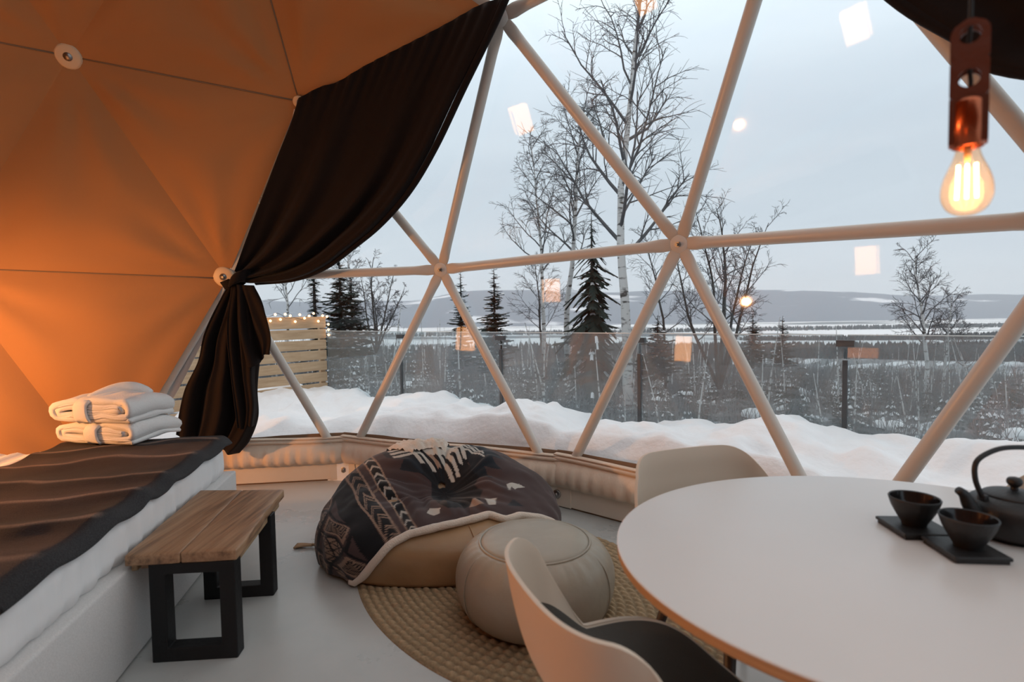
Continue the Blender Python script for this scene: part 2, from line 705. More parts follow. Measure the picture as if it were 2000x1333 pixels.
# stitched seams between canvas lengths
m_seam = material('seam_thread', (.20, .13, .08), .8)
up4 = [x for x in NB[ID['D']] if x not in (ID['H'], ID['C'], ID['B'], ID['G'])][0]
w49 = third(ID['H'], ID['C'], ID['D'])
hup = sorted([x for x in NB[ID['H']] if NODE[x, 2] > 2.6 and x not in (ID['D'], up4)], key=lambda x: NODE[x, 0])
for a, b in ((ID['H'], ID['D']), (w49, ID['C']), (ID['D'], up4), (ID['H'], hup[0])):
    pa, pb = NODE[a], NODE[b]
    q = [pa * (1 - s) + pb * s for s in np.linspace(.03, .97, 9)]
    MB().tube([x - out_dir(x) * (INS + .001) for x in q], .0055, 6).build('seam', m_seam, walls['wall_left'])
# grey edge strip of the canvas beside the window
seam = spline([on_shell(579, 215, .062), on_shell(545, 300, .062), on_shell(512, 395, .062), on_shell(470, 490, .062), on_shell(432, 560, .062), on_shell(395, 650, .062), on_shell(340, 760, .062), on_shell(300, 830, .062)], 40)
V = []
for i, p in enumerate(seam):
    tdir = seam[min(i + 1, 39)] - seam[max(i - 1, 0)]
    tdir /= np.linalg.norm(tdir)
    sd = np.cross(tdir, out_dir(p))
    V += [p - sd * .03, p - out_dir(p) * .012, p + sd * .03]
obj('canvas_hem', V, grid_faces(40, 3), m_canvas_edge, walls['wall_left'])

# baseboard: skirting boards, gathered fabric liner, corner plates with bolts
bb = thing('baseboard_back', 'padded fabric liner and pale skirting boards at the foot of the window', None, (-.5, 3.9, 0), kind='structure')
seg_nodes = [FLOOR_RING[k] for k in range(len(FLOOR_RING))]
order = ['N0', 'N1', 'N2', 'N3', 'N1m', 'N0m']
for a, b in zip(order[:-1], order[1:]):
    pa, pb = P[a] * [1, 1, 0], P[b] * [1, 1, 0]
    L_ = np.linalg.norm(pb - pa)
    ax = (pb - pa) / L_
    inn = np.cross(ax, (0, 0, 1))
    if inn @ (CEN * [1, 1, 0] - pa) < 0:
        inn = -inn
    MB().box((pa + pb) / 2 + inn * .012 + np.array([0, 0, .078]), (L_ - .012, .022, .132), ax, inn).build('skirting_board', m_skirt, bb, smooth=False, bevel=.003)
    MB().box((pa + pb) / 2 + inn * .006 + np.array([0, 0, .006]), (L_ - .012, .014, .014), ax, inn).build('shadow_gap', m_flap, bb, smooth=False)
    # liner
    ns, prof = 90, [(.010, .140), (.050, .147), (.072, .175), (.078, .21), (.070, .25), (.050, .285), (.026, .305), (.016, .312), (.028, .318), (.034, .328), (.028, .338), (.014, .343), (.026, .349), (.022, .357), (-.01, .360)]
    V = []
    for i in range(ns):
        s = i / (ns - 1)
        w = .006 * math.sin(s * 9 + pa[0] * 3)
        for j, (o_, z) in enumerate(prof):
            amp = max(0, 1 - abs(j - 2) / 4.5)
            g = amp * (.016 * (fbm(s * L_ * 24 + pa[0] * 9, j * .25 + 3, 2) - .5) + .010 * math.sin(s * L_ * 75 + 2 * fbm(s * 30, 1)))
            fold = .012 * max(0, 1 - abs(j - 3) / 4) * (math.exp(-((s - .5) / .03) ** 2)) * -1
            taper = min(1, .8 + s * 6, .8 + (1 - s) * 6) if j < 6 else 1
            p = pa + ax * (s * (L_ + .05) - .025) + inn * ((o_ + g + fold) * taper) + np.array([0, 0, z + (w if j > 5 else 0)])
            V.append(p)
    obj('liner', V, grid_faces(ns, len(prof)), m_liner, bb, fix=True)
    V = []
    for i in range(ns):
        s = i / (ns - 1)
        top = .362 + .022 * fbm(s * L_ * 3 + pa[1], 2.2, 2)
        for o_, z in ((-.02, .33), (-.025, top), (-.035, top)):
            V.append(pa + ax * (s * (L_ + .06) - .03) + inn * o_ + np.array([0, 0, z]))
    obj('flap', V, grid_faces(ns, 3), m_flap, bb)
for k in ('N1', 'N2', 'N3'):
    p = P[k] * [1, 1, 0]
    i_ = order.index(k)
    for nb in (order[i_ - 1], order[i_ + 1]):
        q = P[nb] * [1, 1, 0]
        ax = (q - p) / np.linalg.norm(q - p)
        inn = np.cross(ax, (0, 0, 1))
        if inn @ (CEN * [1, 1, 0] - p) < 0:
            inn = -inn
        MB().box(p + ax * .055 + inn * .026 + np.array([0, 0, .082]), (.125, .008, .15), ax, inn).build('corner_plate', m_skirt, bb, smooth=False, bevel=.002)
    inn = (CEN - p) * [1, 1, 0]
    inn /= np.linalg.norm(inn)
    c = p + inn * .034 + np.array([0, 0, .088])
    mb = MB()
    mb.tube([c - inn * .01, c + inn * .006, c + inn * .010], [.030, .030, .024], 20)
    mb.tube([c + inn * .008, c + inn * .02], .012, 6)
    mb.build('bolt', m_steel, bb)

# ------------------------------------------------------------------ dark curtain swept aside, left of the window


def curtain(name, label, top_px, left_px, right_px, knot_px, mirror=None):
    nu, nv = 110, 70
    ins = lambda u, v: .16
    mk = lambda pts, n, ins: spline([on_shell(x, y, i) for (x, y), i in zip(pts, ins)], n)
    top = mk(top_px, nu, np.full(len(top_px), .09))
    lef = mk(left_px, nv, np.linspace(.09, .20, len(left_px)))
    rig = mk(right_px, nv, .11 + .13 * np.sin(np.linspace(0, PI, len(right_px))) + np.linspace(0, .08, len(right_px)))
    U, Vv = np.meshgrid(np.linspace(0, 1, nu), np.linspace(0, 1, nv), indexing='ij')
    bot = lef[-1][None] * (1 - U[:, :1]) + rig[-1][None] * U[:, :1]
    S = (1 - U)[..., None] * lef[None] + U[..., None] * rig[None]
    S = S + (1 - Vv)[..., None] * (top[:, None] - (1 - U)[..., None] * top[0] - U[..., None] * top[-1])
    inw = CEN - S
    inw /= np.linalg.norm(inw, axis=2)[..., None]
    env = np.clip(Vv * 1.6, 0, 1) * (1 - .55 * np.clip((Vv - .75) * 4, 0, 1))
    amp = .012 + .045 * env
    ph = U * 2 * PI * 3.6 + 1.3 * np.sin(Vv * 2.2 + U * 5)
    D = amp * (np.sin(ph) + .35 * np.sin(ph * 1.7 + 1.1)) * (.35 + .65 * fbm(U * 5, Vv * 1.2, 2)) + .010 * np.sin(U * 2 * PI * 15) * np.clip(1 - Vv * 5, 0, 1)
    D = D + .05 * np.exp(-((U - .97) / .03) ** 2) * np.sin(Vv * PI)
    S = S + inw * (D + .05)[..., None]
    return S.reshape(-1, 3), grid_faces(nu, nv)


knot = on_shell(463, 541, .22)
ct = thing('curtain', 'dark brown velvet curtain swept to the left and tied beside the canvas wall', 'curtain', (-2.0, 4.0, 0))
V, F = curtain('drape', '', [(590, 190), (632, 168), (668, 157), (735, 118), (850, 60), (940, 10), (990, -8)],
               [(590, 190), (575, 240), (552, 300), (515, 400), (490, 465), (466, 528)],
               [(990, -8), (962, 55), (905, 172), (850, 288), (800, 372), (745, 436), (690, 482), (635, 522), (575, 545), (500, 552), (474, 550)], knot)
obj('drape', V, F, m_curtain, ct, solid=.006)
# rolled hem along the free edge
hem = spline([on_shell(x, y, i) for (x, y), i in zip([(990, -8), (962, 55), (905, 172), (850, 288), (800, 372), (745, 436), (690, 482), (635, 522), (575, 545), (500, 552)],
                                                     .15 + .14 * np.sin(np.linspace(0, PI, 10)) + np.linspace(0, .08, 10))], 60)
MB().tube(hem, .022, 8).build('hem', m_curtain, ct)


def tail(left, right, name, depth, nf, amp, phase):
    nu, nv = 90, 60
    l = spline([at_y(x, y, depth + dd) for x, y, dd in left], nv)
    r = spline([at_y(x, y, depth + dd) for x, y, dd in right], nv)
    U, Vv = np.meshgrid(np.linspace(0, 1, nu), np.linspace(0, 1, nv), indexing='ij')
    S = (1 - U)[..., None] * l[None] + U[..., None] * r[None]
    ph = U * 2 * PI * nf + phase + 1.2 * np.sin(Vv * 2.5 + U * 3)
    D = amp * np.clip(Vv * 2.5, .15, 1) * (np.sin(ph) + .5 * np.sin(2.1 * ph + 1))
    S[..., 1] -= D
    S[..., 0] += .3 * D * np.cos(ph * 1.3)
    S[..., 2] += .012 * np.sin(ph + 1.2) * np.clip(Vv * 3 - 2, 0, 1)
    return obj(name, S.reshape(-1, 3), grid_faces(nu, nv), m_curtain, ct, solid=.006)


KD = knot[1] - .02
tail([(447, 556, 0), (428, 592, 0), (404, 650, 0), (392, 705, 0), (366, 760, 0), (354, 815, 0), (350, 850, 0)],
     [(494, 558, 0), (502, 620, 0), (499, 690, 0), (497, 760, 0), (499, 815, 0), (480, 860, 0), (456, 886, 0)], 'tail', KD, 2.7, .05, .4)
tail([(462, 556, 0), (470, 610, 0), (476, 660, 0), (488, 720, 0)],
     [(496, 558, 0), (516, 600, 0), (531, 655, 0), (528, 690, 0)], 'ruffle', KD - .08, 1.4, .04, 1.2)
tail([(452, 560, 0), (445, 640, 0), (455, 740, 0), (462, 800, 0), (466, 838, 0)],
     [(490, 558, 0), (499, 650, 0), (495, 735, 0), (499, 790, 0), (494, 830, 0)], 'ruffle', KD - .05, 1.8, .03, .1)
# tie-back band round the gather
kc = at_y(468, 545, KD - .03)
V = []
for i in range(40):
    t = 2 * PI * i / 40
    for j, (w, rr) in enumerate(((-.045, .07), (-.03, .082), (.0, .086), (.03, .082), (.045, .07))):
        V.append(kc + np.array([.35 * w + .62 * rr * 1.25 * math.cos(t), .9 * rr * math.sin(t), w + .35 * rr * math.cos(t)]))
obj('tieback', V, [[(i * 5 + j), (i * 5 + j + 1), ((i + 1) % 40) * 5 + j + 1, ((i + 1) % 40) * 5 + j] for i in range(40) for j in range(4)], m_curtain, ct, solid=.006)
# little corner flag of cloth and hooks on the canvas
fl_ = [at_y(x, y, KD - .06) for x, y in ((447, 545), (430, 552), (440, 566), (462, 556))]
obj('knot_end', fl_, [[0, 1, 2, 3]], m_curtain, ct, solid=.01)
for x, y in ((584, 200), (510, 392)):
    c = on_shell(x, y, .11)
    n_ = out_dir(c)
    a = np.cross(n_, (0, 0, 1))
    pth = [c + a * .022 * math.cos(q) + np.array([0, 0, .028]) * math.sin(q) for q in np.linspace(0, 2 * PI, 17)]
    MB().tube(pth, .004, 6).build('hook_ring', m_button, ct)

# right-hand curtain, only its swept edge in view
ct2 = thing('curtain', 'black curtain swept across the top right corner beside the pendant bulb', 'curtain', (2.2, 1.6, 0))
T_, Dm_, Cm_ = P['T'], P['Dm'], P['Cm']
ins_ = lambda p, d: p - out_dir(p) * d
nu, nv = 70, 60
top = spline([ins_(T_, .09), ins_(T_ * .66 + Dm_ * .34, .02), ins_(T_ * .33 + Dm_ * .67, .02), ins_(Dm_, .09)], nu)
kn2 = ins_(Cm_, .22)
edge_px = [(1555, -264), (1640, -110), (1752, 0), (1880, 76), (2000, 140)]
rig = [on_shell(x, y, i) for (x, y), i in zip(edge_px, (.09, .16, .22, .26, .28))]
rig = spline(rig + [rig[-1] * .5 + kn2 * .5 - np.array([0, 0, .18]), kn2], nv)
lef = spline([ins_(Dm_, .09), ins_(Dm_ * .5 + Cm_ * .5, .12), kn2], nv)
U, Vv = np.meshgrid(np.linspace(0, 1, nu), np.linspace(0, 1, nv), indexing='ij')
S = (1 - U)[..., None] * rig[None] + U[..., None] * lef[None]
S = S + (1 - Vv)[..., None] * (top[:, None] - (1 - U)[..., None] * top[0] - U[..., None] * top[-1])
inw = CEN - S
inw /= np.linalg.norm(inw, axis=2)[..., None]
S = S + inw * (.03 * np.sin(U * 2 * PI * 7 + Vv * 2) * np.clip(Vv * 2, 0, 1))[..., None]
obj('drape', S.reshape(-1, 3), grid_faces(nu, nv), m_curtain, ct2, solid=.006)
MB().tube(rig[:50], .024, 8).build('hem', m_curtain, ct2)

# ------------------------------------------------------------------ bed
BD = np.array([-.196, .981, 0])           # along the bed, towards its foot
BL = np.array([-.981, -.196, 0])          # across the bed, away from the room
BF = np.array([-1.747, 3.38, 0])          # foot corner on the room side
UZ = np.array([0, 0, 1.0])


def bedp(a, b, z):                         # a = distance from foot towards head, b = across
    return BF - BD * a + BL * b + UZ * z


m_bedbase = material('pale_upholstery', (.66, .65, .64), .85, noise=(260, .15, 2), bump=(500, .25, 2, .002))
m_sheet = material('white_sheet', (.86, .86, .86), .8, spec=.2, bump=(7, .5, 5, .02), stretch=(1.0, 1.6, .25))
bed = thing('bed', 'low double bed with white sheet on a pale upholstered base along the canvas wall', 'bed', tuple(bedp(1, .8, 0)))
LEN, WID = 2.06, 1.62
MB().box(bedp(LEN / 2, WID / 2, .1875), (LEN, WID, .365), BD, BL).build('base', m_bedbase, bed, bevel=.012)


def soft_box(c, X, Y, hx, hy, z0, z1, rad, n, wr):
    """rounded box with puckered sides, as a grid over a cube"""
    V, F = [], []
    N_ = n

    def emit(fn):
        k = len(V)
        for i in range(N_ + 1):
            for j in range(N_ + 1):
                V.append(fn(-1 + 2 * i / N_, -1 + 2 * j / N_))
        for i in range(N_):
            for j in range(N_):
                F.append([k + i * (N_ + 1) + j, k + (i + 1) * (N_ + 1) + j, k + (i + 1) * (N_ + 1) + j + 1, k + i * (N_ + 1) + j + 1])
    hz = (z1 - z0) / 2
    zc = (z0 + z1) / 2

    def pt(x, y, z):
        p = np.array([x * hx, y * hy, z * hz])
        q = np.clip(p, [-(hx - rad), -(hy - rad), -(hz - rad)], [hx - rad, hy - rad, hz - rad])
        d = p - q
        l = np.linalg.norm(d)
        if l > 1e-9:
            p = q + d / l * rad
        f = wr(p) if l > 1e-9 else 0
        p = p + (d / l * f if l > 1e-9 else 0)
        return c + X * p[0] + Y * p[1] + UZ * (zc + p[2])
    emit(lambda u, v: pt(u, v, 1))
    emit(lambda u, v: pt(v, u, -1))
    emit(lambda u, v: pt(u, -1, v))
    emit(lambda u, v: pt(v, 1, u))
    emit(lambda u, v: pt(-1, v, u))
    emit(lambda u, v: pt(1, u, v))
    return V, F


def pucker(p):
    s = p[0] if abs(abs(p[1]) - .78) < .06 else p[1]
    return .020 * (float(fbm(s * 22 + p[2] * 5, p[2] * 2 + 4, 3)) - .5) + .006 * math.sin(s * 60 + 7 * float(fbm(s * 5, p[2] * 3, 2)))


V, F = soft_box(bedp(LEN / 2 + .03, WID / 2 + .01, 0), BD, BL, LEN / 2 - .02, WID / 2 - .022, .355, .575, .075, 70, pucker)
obj('mattress', V, F, m_sheet, bed)

# brown faux-fur throw lying along the room side of the bed
m_throw = None


def throw_material():
    m = bpy.data.materials.new('brown_fur_throw')
    m.use_nodes = True
    N, L = m.node_tree.nodes, m.node_tree.links
    p = N['Principled BSDF']
    p.inputs['Roughness'].default_value = .9
    p.inputs['Specular IOR Level'].default_value = .15
    p.inputs['Sheen Weight'].default_value = .08
    at = N.new('ShaderNodeAttribute')
    at.attribute_name = 'dye'
    tc = N.new('ShaderNodeTexCoord')
    nz = N.new('ShaderNodeTexNoise')
    nz.inputs['Scale'].default_value = 240
    nz.inputs['Detail'].default_value = 3
    L.new(tc.outputs['Object'], nz.inputs['Vector'])
    mx = N.new('ShaderNodeMix')
    mx.data_type = 'RGBA'
    mx.blend_type = 'MULTIPLY'
    mx.inputs['Factor'].default_value = 1
    rp = N.new('ShaderNodeValToRGB')
    rp.color_ramp.elements[0].color = (.55, .55, .55, 1)
    rp.color_ramp.elements[1].color = (1.35, 1.35, 1.35, 1)
    rp.color_ramp.elements[0].position, rp.color_ramp.elements[1].position = .3, .7
    L.new(nz.outputs['Fac'], rp.inputs[0])
    L.new(at.outputs['Color'], mx.inputs['A'])
    L.new(rp.outputs[0], mx.inputs['B'])
    L.new(mx.outputs['Result'], p.inputs['Base Color'])
    bn = N.new('ShaderNodeBump')
    bn.inputs['Strength'].default_value = .6
    bn.inputs['Distance'].default_value = .006
    L.new(nz.outputs['Fac'], bn.inputs['Height'])
    L.new(bn.outputs[0], p.inputs['Normal'])
    return m


def dye(o, cols):
    at = o.data.color_attributes.new('dye', 'FLOAT_COLOR', 'POINT')
    c = np.ones((len(o.data.vertices), 4), np.float32)
    c[:, :3] = cols
    at.data.foreach_set('color', c.ravel())


m_throw = throw_material()
na, nb = 230, 120
A, B_ = np.meshgrid(np.linspace(.012, 2.0, na), np.linspace(-.035, .87, nb), indexing='ij')
ridge = A * 3.0 + 1.1 * fbm(A * 1.5 + B_ * 1.1, B_ * 2.2, 3) - .45 * B_ + .10 * np.sin(B_ * 8 + A * 3)
wv = .5 + .5 * np.cos(2 * PI * ridge)
Z = .584 + .017 * wv ** 1.5 * (.3 + fbm(A * 2, B_ * 3, 2)) + .014 * fbm(A * 4, B_ * 5, 2)
Z = Z - np.clip((.025 - B_) / .06, 0, 1) ** 2 * .05            # hangs over the rounded edge
Bs = B_ + .012 * np.sin(A * 5) * np.clip((B_ - .3) * 2, 0, 1) + .05 * np.clip(A - 1.6, 0, 1) * np.clip(B_, 0, 1)
T = BF[None, None] - BD * A[..., None] + BL * (Bs + .052)[..., None] + UZ * Z[..., None]
th = obj('throw_blanket', T.reshape(-1, 3), grid_faces(na, nb), m_throw, solid=.014)
tag(th, 'dark brown striped fur throw spread over the white bed', 'blanket')
band = .5 + .5 * np.cos(2 * PI * (ridge * .5 + .2 * fbm(A * 9, B_ * 3, 3)))
c1, c2, c3 = np.array((.013, .008, .0065)), np.array((.042, .022, .017)), np.array((.30, .20, .15))
colr = c1 + (c2 - c1) * band[..., None]
colr = colr + (c3 - c2) * (np.clip((wv - .93) / .07, 0, 1) ** 1.5)[..., None] * (.4 + .6 * fbm(A * 14, B_ * 6, 3))[..., None]
edge = np.clip((.018 - B_) / .02, 0, 1)[..., None]
colr = colr * (1 - edge) + np.array((.035, .035, .037)) * edge
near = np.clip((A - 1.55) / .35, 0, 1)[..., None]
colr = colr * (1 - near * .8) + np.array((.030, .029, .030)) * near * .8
dye(th, colr.reshape(-1, 3))

# two folded white bathrobes on the throw
m_robe = material('terry_cloth', (.82, .81, .79), .95, spec=.1, sheen=.4, bump=(130, .45, 3, .006))


def ribbon_outline(path, th_):
    T_ = np.gradient(path, axis=0)
    T_ /= np.linalg.norm(T_, axis=1)[:, None]
    Nn = np.stack([-T_[:, 1], T_[:, 0]], 1)
    k = len(path)
    w = np.full(k, th_ / 2)
    a = path + Nn * w[:, None]
    b = path - Nn * w[:, None]
    # rounded ends
    e1 = [path[-1] + T_[-1] * th_ / 2 * math.cos(q) + Nn[-1] * th_ / 2 * math.sin(q) for q in (PI / 3, 0, -PI / 3)]
    e0 = [path[0] - T_[0] * th_ / 2 * math.cos(q) - Nn[0] * th_ / 2 * math.sin(q) for q in (PI / 3, 0, -PI / 3)]
    return np.vstack([a, e1, b[::-1], e0])


def robe(label, base, ang, w, d, h, seed, belt_x, collar):
    t = thing('bathrobe', label, 'bathrobe', tuple(base), 'folded white bathrobes on the bed')
    X = np.array([math.cos(ang), math.sin(ang), 0])
    Y = np.array([-math.sin(ang), math.cos(ang), 0])
    a = w / 2
    q = h / 4
    # a cloth folded over and over: flat spiral seen from the front
    pth = spline([(-.25 * a, 1.95 * q), (.35 * a, 2.0 * q), (.62 * a, 2.05 * q), (.74 * a, 2.4 * q), (.6 * a, 2.75 * q), (-.5 * a, 2.7 * q), (-.80 * a, 2.5 * q),
                  (-.88 * a, 1.9 * q), (-.75 * a, 1.25 * q), (0, 1.15 * q), (.8 * a, 1.2 * q), (.93 * a, 1.9 * q), (.9 * a, 2.9 * q), (.7 * a, 3.45 * q), (0, 3.62 * q), (-.7 * a, 3.35 * q),
                  (-1.0 * a, 2.7 * q), (-1.03 * a, 1.5 * q), (-.92 * a, .62 * q), (-.3 * a, .5 * q), (.5 * a, .48 * q), (.9 * a, .52 * q)], 110)
    ol = ribbon_outline(pth, q * 1.04)
    m = len(ol)
    nd = 26
    V = []
    for k in range(nd):
        s = k / (nd - 1)
        taper = 1 - .08 * s
        for j, (x, z) in enumerate(ol):
            nx = .010 * (float(vnoise(x * 22 + seed, s * 5 + z * 30)) - .5)
            nz_ = .010 * (float(vnoise(x * 14 + 9 * seed, s * 4 + z * 22 + 3)) - .5) * 2
            zz = (z + nz_) * (1 - .16 * max(0, (s - .75) / .25) ** 2) + .012 * math.sin(PI * s)
            bulge = .02 * math.sin(PI * min(1, z / h)) if (k == 0) else 0
            V.append(np.array(base) + X * ((x + nx) * taper) + Y * ((s - .5) * d - bulge * .4) + UZ * max(zz, .003))
    F = grid_faces(nd, m, wrap=True)
    # close each end strip by strip between the two sides of the ribbon
    L1 = 110
    for k, flip in ((0, True), (nd - 1, False)):
        o0 = k * m
        for i in range(L1 - 1):
            aa, bb_ = o0 + i, o0 + i + 1
            cc_, dd = o0 + (L1 + 3) + (L1 - 1 - (i + 1)), o0 + (L1 + 3) + (L1 - 1 - i)
            F.append([aa, bb_, cc_, dd] if flip else [dd, cc_, bb_, aa])
        F.append([o0 + L1 - 1, o0 + L1, o0 + L1 + 1, o0 + L1 + 2, o0 + L1 + 3])
        F.append([o0 + 2 * L1 + 2, o0 + 2 * L1 + 3, o0 + 2 * L1 + 4, o0 + 2 * L1 + 5, o0])
    obj('folded_cloth', V, F, m_robe, t, fix=True)
    # rounded far cap
    V = []
    for i in range(9):
        s = i / 8
        for j in range(28):
            q_ = 2 * PI * j / 28
            rx, rz = a * .93 * (abs(math.cos(q_)) ** .6) * math.copysign(1, math.cos(q_)), h * .42 * (abs(math.sin(q_)) ** .8) * math.copysign(1, math.sin(q_))
            f = math.cos(s * PI / 2)
            V.append(np.array(base) + X * (rx * (.94 * f + .02)) + Y * (d * .492 + .05 * math.sin(s * PI / 2)) + UZ * (h * .46 + rz * (.9 * f + .02)))
    obj('fold_back', V, grid_faces(9, 28, wrap=True), m_robe, t, fix=True)
    # belt wrapped round the bundle
    loop = []
    for i in range(36):
        q_ = 2 * PI * i / 36
        cy_, cz = math.cos(q_), math.sin(q_)
        y = (d / 2 + .020) * math.copysign(abs(cy_) ** .35, cy_)
        z = h * .47 + (h * .50) * math.copysign(abs(cz) ** .45, cz)
        loop.append((y, max(z, .004)))
    V = []
    for i, (y, z) in enumerate(loop):
        for j, dx_ in enumerate((-.042, -.034, .034, .042)):
            off = -.006 if j in (0, 3) else 0.004
            V.append(np.array(base) + X * (belt_x + dx_ + .006 * math.sin(i)) + Y * (y * (1 + off)) + UZ * (z + off))
    obj('belt', V, [[i * 4 + j, i * 4 + j + 1, ((i + 1) % 36) * 4 + j + 1, ((i + 1) % 36) * 4 + j] for i in range(36) for j in range(3)], m_robe, t, solid=.012)
    if collar:
        pth = [np.array(base) + X * x + Y * y + UZ * z for x, y, z in
               ((-.10, -.10, h * .93), (-.06, -.04, h * 1.08), (-.01, .02, h * 1.22), (.05, .06, h * 1.24), (.10, .09, h * 1.10), (.13, .10, h * .96))]
        MB().tube(spline(pth, 24), .038 * np.sin(np.linspace(.35, PI - .35, 24)) ** .6, 12).build('collar', m_robe, t)
        pth = [np.array(base) + X * x + Y * y + UZ * z for x, y, z in
               ((-.06, -.13, h * .93), (.0, -.07, h * 1.0), (.06, .0, h * 1.04), (.11, .05, h * .98))]
        MB().tube(spline(pth, 18), .022 * np.sin(np.linspace(.35, PI - .35, 18)) ** .6, 10).build('collar_fold', m_robe, t)
    return t


robe('folded white bathrobe lying on the brown throw, lower of the two', (-2.36, 3.28, .612), -.20, .52, .36, .118, 2, -.02, False)
robe('folded white bathrobe with collar, on top of the other robe', (-2.37, 3.25, .738), -.16, .51, .34, .140, 5, -.06, True)

# ------------------------------------------------------------------ bench
m_plank = ramp_material('brown_stained_wood', [(.30, (.13, .072, .04)), (.5, (.31, .175, .095)), (.72, (.44, .27, .155))], 2.6, 8, (.45, .65), .3, stretch=(16, .8, 16), dist=.004)
m_raw = ramp_material('raw_wood_edge', [(.35, (.24, .15, .08)), (.65, (.42, .28, .16))], 8, 6, (.6, .8), .3, stretch=(3, 1, 12))
bench = thing('bench', 'brown plank bench on black square leg frames beside the bed', 'bench', (-1.3, 2.35, 0))
BX = np.array([-1, .02, 0])
zt = .43
c_nr, c_nl, c_fr, c_fl = [np.array(p) for p in ((-1.075, 2.055), (-1.485, 2.015), (-1.197, 2.79), (-1.635, 2.80))]
for k, (f0, f1) in enumerate(((0.0, .497), (.503, 1.0))):
    nl, nw = 24, 7
    V = []
    for i in range(nl):
        s = i / (nl - 1)
        for j in range(nw):
            w = f0 + (f1 - f0) * j / (nw - 1)
            nrp = c_nr * (1 - s) + c_fr * s
            nlp = c_nl * (1 - s) + c_fl * s
            xy = nrp * (1 - w) + nlp * w
            out = (.006 * (float(vnoise(s * 9 + k * 5, 3)) - .5) * 2) if (w in (0.0, 1.0) or j in (0, nw - 1) and (f0 == 0 and j == 0 or f1 == 1 and j == nw - 1)) else 0
            V.append((xy[0] + (out if w < .5 else -out), xy[1], zt + .002 * (float(vnoise(s * 5, w * 8 + k)) - .5)))
    top = len(V)
    V += [(x, y, z - .042) for x, y, z in V]
    F = grid_faces(nl, nw) + [[top + q for q in f][::-1] for f in grid_faces(nl, nw)]
    bd = [i * nw for i in range(nl)] + [(nl - 1) * nw + j for j in range(1, nw)] + [i * nw + nw - 1 for i in range(nl - 2, -1, -1)] + [j for j in range(nw - 2, 0, -1)]
    F += [[bd[i], bd[(i + 1) % len(bd)], top + bd[(i + 1) % len(bd)], top + bd[i]] for i in range(len(bd))]
    obj('plank', V, F, m_plank, bench, fix=True, bevel=.006)


def beam(name, a, b, w, h, mat, par, bevel=.004, up=(0, 0, 1)):
    a, b = np.asarray(a, float), np.asarray(b, float)
    ax = (b - a) / np.linalg.norm(b - a)
    sd = np.cross(ax, up)
    sd /= np.linalg.norm(sd)
    return MB().box((a + b) / 2, (np.linalg.norm(b - a), w, h), ax, sd, np.cross(sd, ax) * -1 if False else np.cross(ax, sd) * -1).build(name, mat, par, smooth=False, bevel=bevel)


def lerp2(s, w):
    return (c_nr * (1 - s) + c_fr * s) * (1 - w) + (c_nl * (1 - s) + c_fl * s) * w


for w_ in (.06, .94):
    p0, p1 = lerp2(.04, w_), lerp2(.93, w_)
    beam('apron', (*p0, .372), (*p1, .372), .022, .034, m_raw, bench)
beam('apron', (*lerp2(.075, .1), .372), (*lerp2(.075, .9), .372), .022, .034, m_plank, bench)
for (xr, yr, xl, yl) in ((-1.118, 2.085, -1.375, 2.065), (-1.185, 2.555, -1.44, 2.53)):
    pr, pl = np.array([xr, yr, 0]), np.array([xl, yl, 0])
    ax = (pl - pr) / np.linalg.norm(pl - pr)
    sd = np.cross(ax, UZ)
    w2 = .062
    mb = MB()
    ro, ri = pr - ax * .03, pr + ax * .03
    lo, li = pl + ax * .03, pl - ax * .03
    outer = [ro, lo, lo + UZ * .388, ro + UZ * .388]
    inner = [ri + UZ * .055, li + UZ * .055, li + UZ * .345, ri + UZ * .345]
    V = []
    for s_ in (-w2 / 2, w2 / 2):
        V += [p + sd * s_ for p in outer] + [p + sd * s_ for p in inner]
    F = []
    for i in range(4):
        j = (i + 1) % 4
        F += [[i, j, 4 + j, 4 + i], [8 + i, 8 + 4 + i, 8 + 4 + j, 8 + j], [i, 8 + i, 8 + j, j], [4 + i, 4 + j, 12 + j, 12 + i]]
    obj('leg_frame', V, F, m_black, bench, smooth=False, fix=True, bevel=.004)

# ------------------------------------------------------------------ rug
m_jute = None


def jute_material():
    m = bpy.data.materials.new('braided_jute')
    m.use_nodes = True
    N, L = m.node_tree.nodes, m.node_tree.links
    p = N['Principled BSDF']
    p.inputs['Roughness'].default_value = .9
    p.inputs['Specular IOR Level'].default_value = .2
    at = N.new('ShaderNodeAttribute')
    at.attribute_name = 'dye'
    tc = N.new('ShaderNodeTexCoord')
    nz = N.new('ShaderNodeTexNoise')
    nz.inputs['Scale'].default_value = 90
    L.new(tc.outputs['Object'], nz.inputs['Vector'])
    rp = N.new('ShaderNodeValToRGB')
    rp.color_ramp.elements[0].color = (.6, .58, .55, 1)
    rp.color_ramp.elements[1].color = (1.25, 1.22, 1.18, 1)
    mx = N.new('ShaderNodeMix')
    mx.data_type = 'RGBA'
    mx.blend_type = 'MULTIPLY'
    mx.inputs['Factor'].default_value = 1
    L.new(nz.outputs['Fac'], rp.inputs[0])
    L.new(at.outputs['Color'], mx.inputs['A'])
    L.new(rp.outputs[0], mx.inputs['B'])
    L.new(mx.outputs['Result'], p.inputs['Base Color'])
    return m


